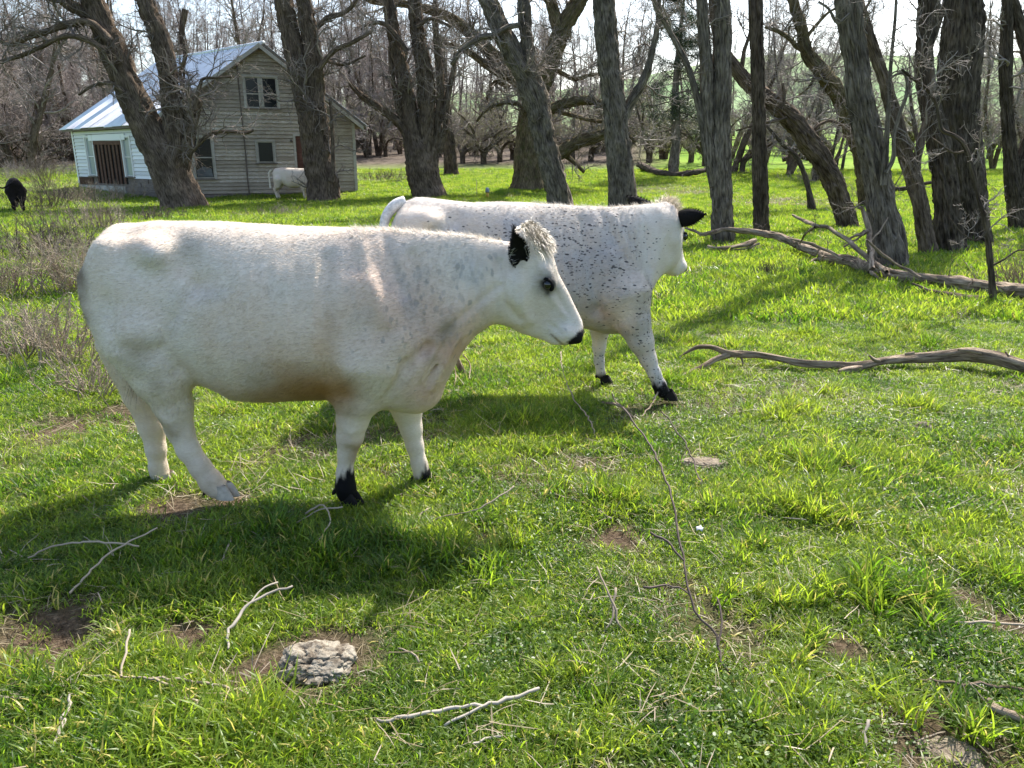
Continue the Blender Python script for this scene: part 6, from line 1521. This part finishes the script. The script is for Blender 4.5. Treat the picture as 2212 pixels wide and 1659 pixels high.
o = link('paper_scrap', mesh_py('paper_scrap', V+V2, Fs, True), mat_simple('white_scrap', (.55, .56, .55), .6)); o.location = (g[0], g[1], float(gz(g[0], g[1]))+.02); tagp(o, 'small crumpled white scrap lying in the grass right of centre', 'litter')
# marker post far away between the trees
g = ground(1053, 431); root = empty('marker_post', g, 'short yellow marker post with a grey cap between the trees', 'post')
b = Bag(); b.tube([(0,0,0),(0,0,.28)], [.07,.06], 8); link('post', b.mesh('post'), mat_simple('yellow_paint', (.55,.36,.05), .6), root)
b = Bag(); b.tube([(0,0,.281),(0,0,.33),(0,0,.42),(0,0,.47)], [.085,.085,.07,.03], 8); link('cap', b.mesh('cap'), mat_simple('grey_cap', (.22,.26,.30), .6), root)
b = Bag(); b.tube([(-.42,0,0),(-.43,0,.75)], [.012,.01], 5); o = link('stake', b.mesh('stake'), WEED); o.location = tuple(g); tagp(o, 'thin pale stake beside the yellow marker post', 'stake')
# white tank and fence posts at the far left
x = at_u(125, 60); z = float(gz(x, 60)); root = empty('propane_tank', (x, 60, z), 'small white round-ended tank far off at the left among dark trunks', 'tank')
b = Bag(); s = np.linspace(-1, 1, 13); b.tube(np.stack([s*.6, 0*s, 0*s+.75], 1), .33*np.sqrt(np.clip(1-np.abs(s)**4, .01, 1)), 16); link('tank', b.mesh('tank'), mat_simple('white_paint', (.8,.8,.8), .4), root)
for sx in (-.35, .35): b = Bag(); b.tube([(sx,0,-.1),(sx,0,.5)], [.05,.05], 6); link('leg', b.mesh('leg'), PIPE, root)
root = empty('fence', (at_u(60, 58), 58, float(gz(at_u(60, 58), 58))), 'old rail fence far off at the left beyond the dark trunks', 'fence')
for i in range(9):
    x = -7+i*2.0; b = Bag(); zz = float(gz(root.location[0]+x, 58))-root.location[2]; b.tube([(x,0,zz-.2),(x+.02,0,zz+1.2)], [.07,.06], 6); link('post', b.mesh('post'), DEADW, root)
for h in (.55, 1.0): b = Bag(); b.tube([(-7,-.08,h),(-2,-.08,h+.05),(3,-.08,h-.02),(9,-.08,h+.04)], [.05]*4, 5); link('rail', b.mesh('rail'), DEADW, root)

# brush: dry weedy bushes on the left
def brush(u, v, H, Wd, n0, label, seed, mat=WEED, lean=(0, 0), name='dry_bush', den=(5, 5)):
    n = int(n0*1.5); r = np.random.default_rng(seed); g = ground(u, v); rad = np.abs(r.normal(0, Wd*.28, n)); a = r.uniform(0, 6.28, n)
    P = np.stack([rad*np.cos(a), rad*np.sin(a), 0*a], 1); P[:, 2] = gz(P[:, 0]+g[0], P[:, 1]+g[1])-g[2]-.01
    D = np.stack([np.cos(a)*.35+lean[0], np.sin(a)*.35+lean[1], np.ones(n)], 1)+r.normal(0, .28, (n, 3)); C1 = grow(P, D, H*r.uniform(.45, 1.15, n), 8, .13, .02, r); r1 = taper(r.uniform(.0034, .0065, n)*(1+H*.5), 8, .4)
    p, d, l, rr = spawn(C1, r1, den[0], .3, .98, .6, r, .38); C2 = grow(p, d, l, 4, .2, .05, r); r2 = taper(np.maximum(rr*.6, .0022), 4, .6)
    p, d, l, rr = spawn(C2, r2, den[1], .2, 1, .7, r, .4); C3 = grow(p, d, l, 3, .2, .05, r); r3 = taper(np.maximum(rr*.6, .0018), 3, .7)
    root = empty(name, g, label, 'dry bush', 'dry brush at the left'); tagp(link('stems', tube_bag([(C1, r1, 4)]).mesh('stems'), mat, root), kind='stuff'); tagp(link('twigs', tube_bag([(C2, r2, 3), (C3, r3, 3)]).mesh('twigs'), mat, root), kind='stuff')
brush(170, 640, .75, 1.3, 70, 'grey dry weed clump touching the near cow\'s rump', 1)
brush(110, 560, .8, 1.9, 80, 'tangled dark dry weeds on the mound left of the near cow', 2, WEEDD)
brush(225, 500, .75, 2.0, 70, 'dry weeds fringing the grass just above the near cow\'s rump', 3, WEED)
brush(60, 770, .5, .9, 40, 'sparse dry stems in front of the mound at the left edge', 4)
brush(150, 790, .55, .7, 34, 'spindly dry stems behind the near cow\'s hind leg', 5, WEED)
brush(200, 850, .35, .6, 26, 'low dead stems beside the bare earth left of the hind legs', 6)
brush(20, 640, .75, 1.2, 40, 'pale leaning dry stalks at the left edge halfway up', 7, WEED, (.15, 0))
brush(100, 455, 1.0, 2.6, 70, 'dense brown brush in front of the black cow', 8, WEEDD)
brush(180, 440, .8, 3.0, 80, 'pinkish dry brush between the black cow and the house', 9, WEED)
brush(100, 405, 1.7, 2.2, 34, 'small bare many-branched bush beside the black cow', 10, WEEDD, den=(8, 6))
brush(262, 432, .7, 2.6, 70, 'dry weeds growing against the broken skirting of the house', 11, WEED)
brush(40, 385, .9, 5.0, 90, 'pinkish brush along the foot of the far wood at the left', 12, TWIGP)
brush(150, 378, .8, 5.0, 80, 'brush in front of the dark trunks just left of the house', 13, TWIGP)
brush(330, 480, .45, 1.8, 50, 'short dry weeds in the grass above the near cow\'s back', 14, WEEDD)
brush(600, 470, .4, 2.0, 34, 'scattered dry grass stalks in front of the twin-stemmed tree', 15, WEED)
brush(2215, 640, .9, .9, 24, 'bare whippy shoots at the right edge over the fallen trunk', 16, DEADW, den=(6, 5))
brush(1660, 600, .28, .5, 26, 'tangle of dead twigs under the tip of the fallen trunk', 17, WEEDD)
brush(1870, 430, .8, 2.4, 40, 'thin dry shrub behind the stout split trunk', 18, WEED)
brush(830, 388, .5, 3.4, 90, 'heap of dead sticks and brush beside the hollow-based tree', 19, WEEDD, name='brush_pile')
brush(1750, 395, .7, 3.0, 50, 'dry scrub below the bent tree', 20, WEED); brush(1560, 380, .6, 4.0, 50, 'low tangled scrub behind the double-stemmed trunk', 21, WEEDD)
def pxbranch(pts, label, seed):
    log_thing('fallen_branch', label, 'branch', [pts], BARKD, seed, res=.05, crown=((1.5, 5, 4), 1.0), tw=WEEDD)
pxbranch([(1380,355,14,.3),(1420,372,13,.2),(1460,378,13,.15),(1500,372,12,.3),(1545,360,10,.5),(1580,350,6,.8)], 'dark fallen branch lying in the shade left of the double-stemmed trunk', 60)
pxbranch([(1690,345,12,.6),(1720,338,11,.8),(1760,345,9,.6),(1800,352,7,.4)], 'dark fallen bough lying behind the bent tree', 61)
pxbranch([(1850,390,10,.4),(1890,398,12,.3),(1940,408,10,.2),(1985,400,8,.4),(2030,392,6,.6)], 'tangle of fallen boughs behind the two stout trunks', 62)
# ------------------------------------------------------------------ grass: clumps of blades scattered by geometry nodes
LIB = bpy.data.collections.new('grass_clumps')
def blade_set(n, rad, hmin, hmax, wmin, wmax, lean, bend, r, seg=3, up0=0):
    a = r.uniform(0, 6.28, n); q = rad*np.sqrt(r.random(n)); P = np.stack([q*np.cos(a), q*np.sin(a), np.full(n, -.006)], 1)
    az = r.uniform(0, 6.28, n); h = r.uniform(hmin, hmax, n); w = r.uniform(wmin, wmax, n); ln = np.abs(r.normal(lean, .25, n))+.08; bd = r.uniform(.3, 1, n)*bend
    out = np.stack([np.cos(az), np.sin(az), 0*az], 1); yaw = az+r.normal(math.pi/2, .6, n); sd = np.stack([np.cos(yaw), np.sin(yaw), 0*az], 1)
    rows = []; ang = ln.copy(); c = P.copy(); z = np.array([0, 0, 1.])
    for k in range(seg+1):
        t = k/seg; ww = w*(1.0-.15*t if t < .7 else (1-t)/.3*.9+.06)
        rows += [c-sd*(ww/2)[:, None], c+sd*(ww/2)[:, None]]
        c = c+(out*np.sin(ang)[:, None]+z*np.cos(ang)[:, None])*(h/seg)[:, None]; ang = ang+bd/seg*1.6
    V = np.stack(rows, 1).reshape(-1, 3); V[:, 2] = np.maximum(V[:, 2], -.01); b = np.arange(n)[:, None]*2*(seg+1)
    return V, np.vstack([b+np.array([[2*k, 2*k+1, 2*k+3, 2*k+2]]) for k in range(seg)]), np.repeat(r.random(n), 2*(seg+1))
def leafy(n, rad, hmin, hmax, sz, r):
    """small rounded herb leaves on short stalks"""
    a = r.uniform(0, 6.28, n); q = rad*np.sqrt(r.random(n)); c = np.stack([q*np.cos(a), q*np.sin(a), r.uniform(hmin, hmax, n)], 1)
    nn = r.normal(0, .5, (n, 3))+np.array([0, 0, 1.]); nn /= np.linalg.norm(nn, axis=1, keepdims=True); x = np.cross(nn, r.normal(0, 1, (n, 3))); x /= np.linalg.norm(x, axis=1, keepdims=True); y = np.cross(nn, x)
    s = sz*r.uniform(.5, 1.2, (n, 1)); k = 7; V = []
    for j in range(k):
        t = j/k*2*math.pi; V.append(c+x*s*math.cos(t)*(1.25 if abs(t) < .1 else 1)+y*s*.75*math.sin(t)-nn*s*.15*(math.cos(t)**2))
    V = np.stack(V, 1).reshape(-1, 3); Q = np.arange(n)[:, None]*k+np.arange(k)[None]
    return V, Q, np.repeat(r.random(n)*.85, k)
def lib(name, sets, mat):
    V = []; by = {}; B_ = []; n = 0
    for v, q, b in sets: V.append(v); by.setdefault(q.shape[1], []).append(q+n); B_.append(b); n += len(v)
    me = mesh_np(name, np.vstack(V), [np.vstack(x) for x in by.values()]); vattr(me, 'blade', np.concatenate(B_), 'FLOAT'); me.materials.append(mat)
    o = bpy.data.objects.new(name, me); return o
def scatter(name, label, cols, P, rot, scl, idx, kindo='stuff'):
    c = bpy.data.collections.new(name+'_lib')
    for i, o in enumerate(cols): o.name = f'{chr(97+i)}_{o.name}'; c.objects.link(o)
    me = bpy.data.meshes.new(name); me.vertices.add(len(P)); me.vertices.foreach_set('co', np.asarray(P, np.float32).ravel())
    vattr(me, 'rot', rot, 'FLOAT_VECTOR'); vattr(me, 'scl', scl, 'FLOAT_VECTOR'); a = me.attributes.new('idx', 'INT', 'POINT'); a.data.foreach_set('value', np.asarray(idx, np.int32))
    me.update(); o = link(name, me); ng = bpy.data.node_groups.new(name, 'GeometryNodeTree')
    ng.interface.new_socket('Geometry', in_out='INPUT', socket_type='NodeSocketGeometry'); ng.interface.new_socket('Geometry', in_out='OUTPUT', socket_type='NodeSocketGeometry')
    gi = ng.nodes.new('NodeGroupInput'); go = ng.nodes.new('NodeGroupOutput'); ip = ng.nodes.new('GeometryNodeInstanceOnPoints'); mp = ng.nodes.new('GeometryNodeMeshToPoints')
    ci = ng.nodes.new('GeometryNodeCollectionInfo'); ci.inputs['Collection'].default_value = c; ci.inputs['Separate Children'].default_value = True; ci.inputs['Reset Children'].default_value = True
    def na(nm, ty): n = ng.nodes.new('GeometryNodeInputNamedAttribute'); n.data_type = ty; n.inputs['Name'].default_value = nm; return [s for s in n.outputs if s.enabled and s.name == 'Attribute'][0]
    L = ng.links; L.new(gi.outputs[0], mp.inputs[0]); L.new(mp.outputs[0], ip.inputs['Points']); L.new(ci.outputs[0], ip.inputs['Instance']); ip.inputs['Pick Instance'].default_value = True
    L.new(na('idx', 'INT'), ip.inputs['Instance Index']); er = ng.nodes.new('FunctionNodeEulerToRotation'); L.new(na('rot', 'FLOAT_VECTOR'), er.inputs[0]); L.new(er.outputs[0], ip.inputs['Rotation']); L.new(na('scl', 'FLOAT_VECTOR'), ip.inputs['Scale'])
    L.new(ip.outputs[0], go.inputs[0]); m = o.modifiers.new('scatter', 'NODES'); m.node_group = ng
    return tagp(o, label, 'grass' if 'grass' in name else 'herbs', None, 'stuff')
r = np.random.default_rng(99)
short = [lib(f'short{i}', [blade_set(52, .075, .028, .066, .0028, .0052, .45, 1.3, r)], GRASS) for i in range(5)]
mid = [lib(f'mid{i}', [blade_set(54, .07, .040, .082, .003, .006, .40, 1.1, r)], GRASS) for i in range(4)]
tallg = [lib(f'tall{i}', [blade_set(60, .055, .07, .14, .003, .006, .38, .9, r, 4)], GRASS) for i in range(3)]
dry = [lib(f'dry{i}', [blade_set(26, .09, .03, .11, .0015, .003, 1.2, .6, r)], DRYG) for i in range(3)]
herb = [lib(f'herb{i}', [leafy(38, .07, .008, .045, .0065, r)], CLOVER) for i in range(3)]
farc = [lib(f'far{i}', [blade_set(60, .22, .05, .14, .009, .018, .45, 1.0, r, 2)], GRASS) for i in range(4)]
fard = [lib(f'fard{i}', [blade_set(34, .25, .05, .16, .006, .012, .9, .6, r, 2)], DRYG) for i in range(2)]
libs = short+mid+tallg+dry+herb       # 0-4,5-8,9-11,12-14,15-17
def wedge(n, y0, y1, p=1.0):
    """points in the view wedge, y**p density"""
    y = (y0**(p+1)+(y1**(p+1)-y0**(p+1))*r.random(n))**(1/(p+1)); half = .70*(y*.96+.5)+1.3; x = r.uniform(-1, 1, n)*half; return x, y
# near field, 1.3 m to 9 m
area = lambda y0, y1: .67*(y1**2-y0**2)+1.7*(y1-y0)
def emit(name, label, n, y0, y1, kinds, p=1.0, smul=1.0, soil_keep=.12, cols=None):
    x, y = wedge(n, y0, y1, p); s = soil_mask(x, y); keep = r.random(n) > np.clip(s*1.2-.05, 0, .93); x, y, s = x[keep], y[keep], s[keep]; n = len(x)
    patch = fbm(x*.8, y*.8, 3, 3, 201); tuft = fbm(x*2.6, y*2.6, 7, 2, 203); hb = fbm(x*1.1+5, y*1.1, 9, 3, 207); u = r.random(n)
    idx = kinds(x, y, s, patch, tuft, hb, u, n)
    sc = smul*(.75+.5*r.random(n))*(1+.45*np.clip(tuft, -.5, 1)); P = np.stack([x, y, gz(x, y)], 1)
    rot = np.stack([r.normal(0, .12, n), r.normal(0, .12, n), r.uniform(0, 6.28, n)], 1)
    return scatter(name, label, cols, P, rot, np.stack([sc, sc, sc*r.uniform(.8, 1.25, n)], 1), idx)
def kn(x, y, s, patch, tuft, hb, u, n):
    i = r.integers(0, 5, n); m = (patch+tuft*.7+r.normal(0, .12, n)) > .16; i[m] = 5+r.integers(0, 4, m.sum())
    t = (tuft > .33)&(u < .16); i[t] = 9+r.integers(0, 3, t.sum())
    d = (u > .955)|((s > .22)&(u > .62)); i[d] = 12+r.integers(0, 3, d.sum())
    h = ((hb > .18)&(u > .30)&(u < .55)&(y < 5)); i[h] = 15+r.integers(0, 3, h.sum()); return i
emit('near_grass', 'thick short green grass over the near ground', int(area(1.3, 9)*620*1.9), 1.3, 9.0, kn, 1.0, 1.0, .10, libs)
def kf(x, y, s, patch, tuft, hb, u, n):
    i = r.integers(0, 4, n); d = (u > .94)|(s > .3)&(u > .45); i[d] = 4+r.integers(0, 2, d.sum()); return i
emit('far_grass', 'green grass running back under the trees', 132000, 8.0, 48.0, kf, .55, 1.0, .2, farc+fard)
# big single tufts seen in the photograph
tp = [(1790,1010,1.5,60),(1715,1010,1.3,50),(1700,900,1.3,20),(1660,905,1.3,24),(1800,1110,1.3,40),(1640,1310,1.2,30),(1860,1310,1.5,60),(1900,1290,1.4,40),(1860,1060,1.2,30),(1790,790,1.1,14),(1910,680,1.0,14),(1700,1610,1.2,30),(1640,700,1.0,10),(900,1240,1.1,24),(1250,1520,1.1,20),(2150,1600,1.3,30),(100,690,1.0,16),(720,880,.9,10),(1000,1130,1.0,20),(560,1640,1.0,14),(1620,1180,1.1,24),(1730,1400,1.1,20),(60,1480,1.0,16),(1500,745,1.0,12)]
P, S = [], []
for (u, v, s, n) in tp:
    g = ground(u, v); q = r.normal(0, .075*s, (n, 2)); 
    for k in range(int(n*.35)): P.append((g[0]+q[k, 0], g[1]+q[k, 1], 0)); S.append(s*r.uniform(.6, 1.0))
P = np.array(P); P[:, 2] = gz(P[:, 0], P[:, 1]); n = len(P)
scatter('grass_tufts', 'taller bright green tufts standing out of the short grass', [lib(f'tuft{i}', [blade_set(34, .035, .07, .155, .0035, .007, .34, .8, r, 4)], GRASS) for i in range(4)], P, np.stack([r.normal(0, .2, n), r.normal(0, .2, n), r.uniform(0, 6.28, n)], 1), np.repeat(np.array(S)[:, None], 3, 1), r.integers(0, 4, n))
# litter of straw and twigs among the grass
x, y = wedge(4600, 1.5, 14, .6); n = len(x)
lt = [lib(f'litter{i}', [blade_set(5, .05, .04, .13, .0018, .0035, 1.35, .7, r, 4)], WEED if i % 2 else DRYG) for i in range(4)]
scatter('grass_litter', 'dead straws and fine twigs scattered through the grass', lt, np.stack([x, y, gz(x, y)+.035], 1), np.stack([r.normal(0, .3, n), r.normal(0, .3, n), r.uniform(0, 6.28, n)], 1), np.repeat(r.uniform(.7, 1.7, n)[:, None], 3, 1), r.integers(0, 4, n))
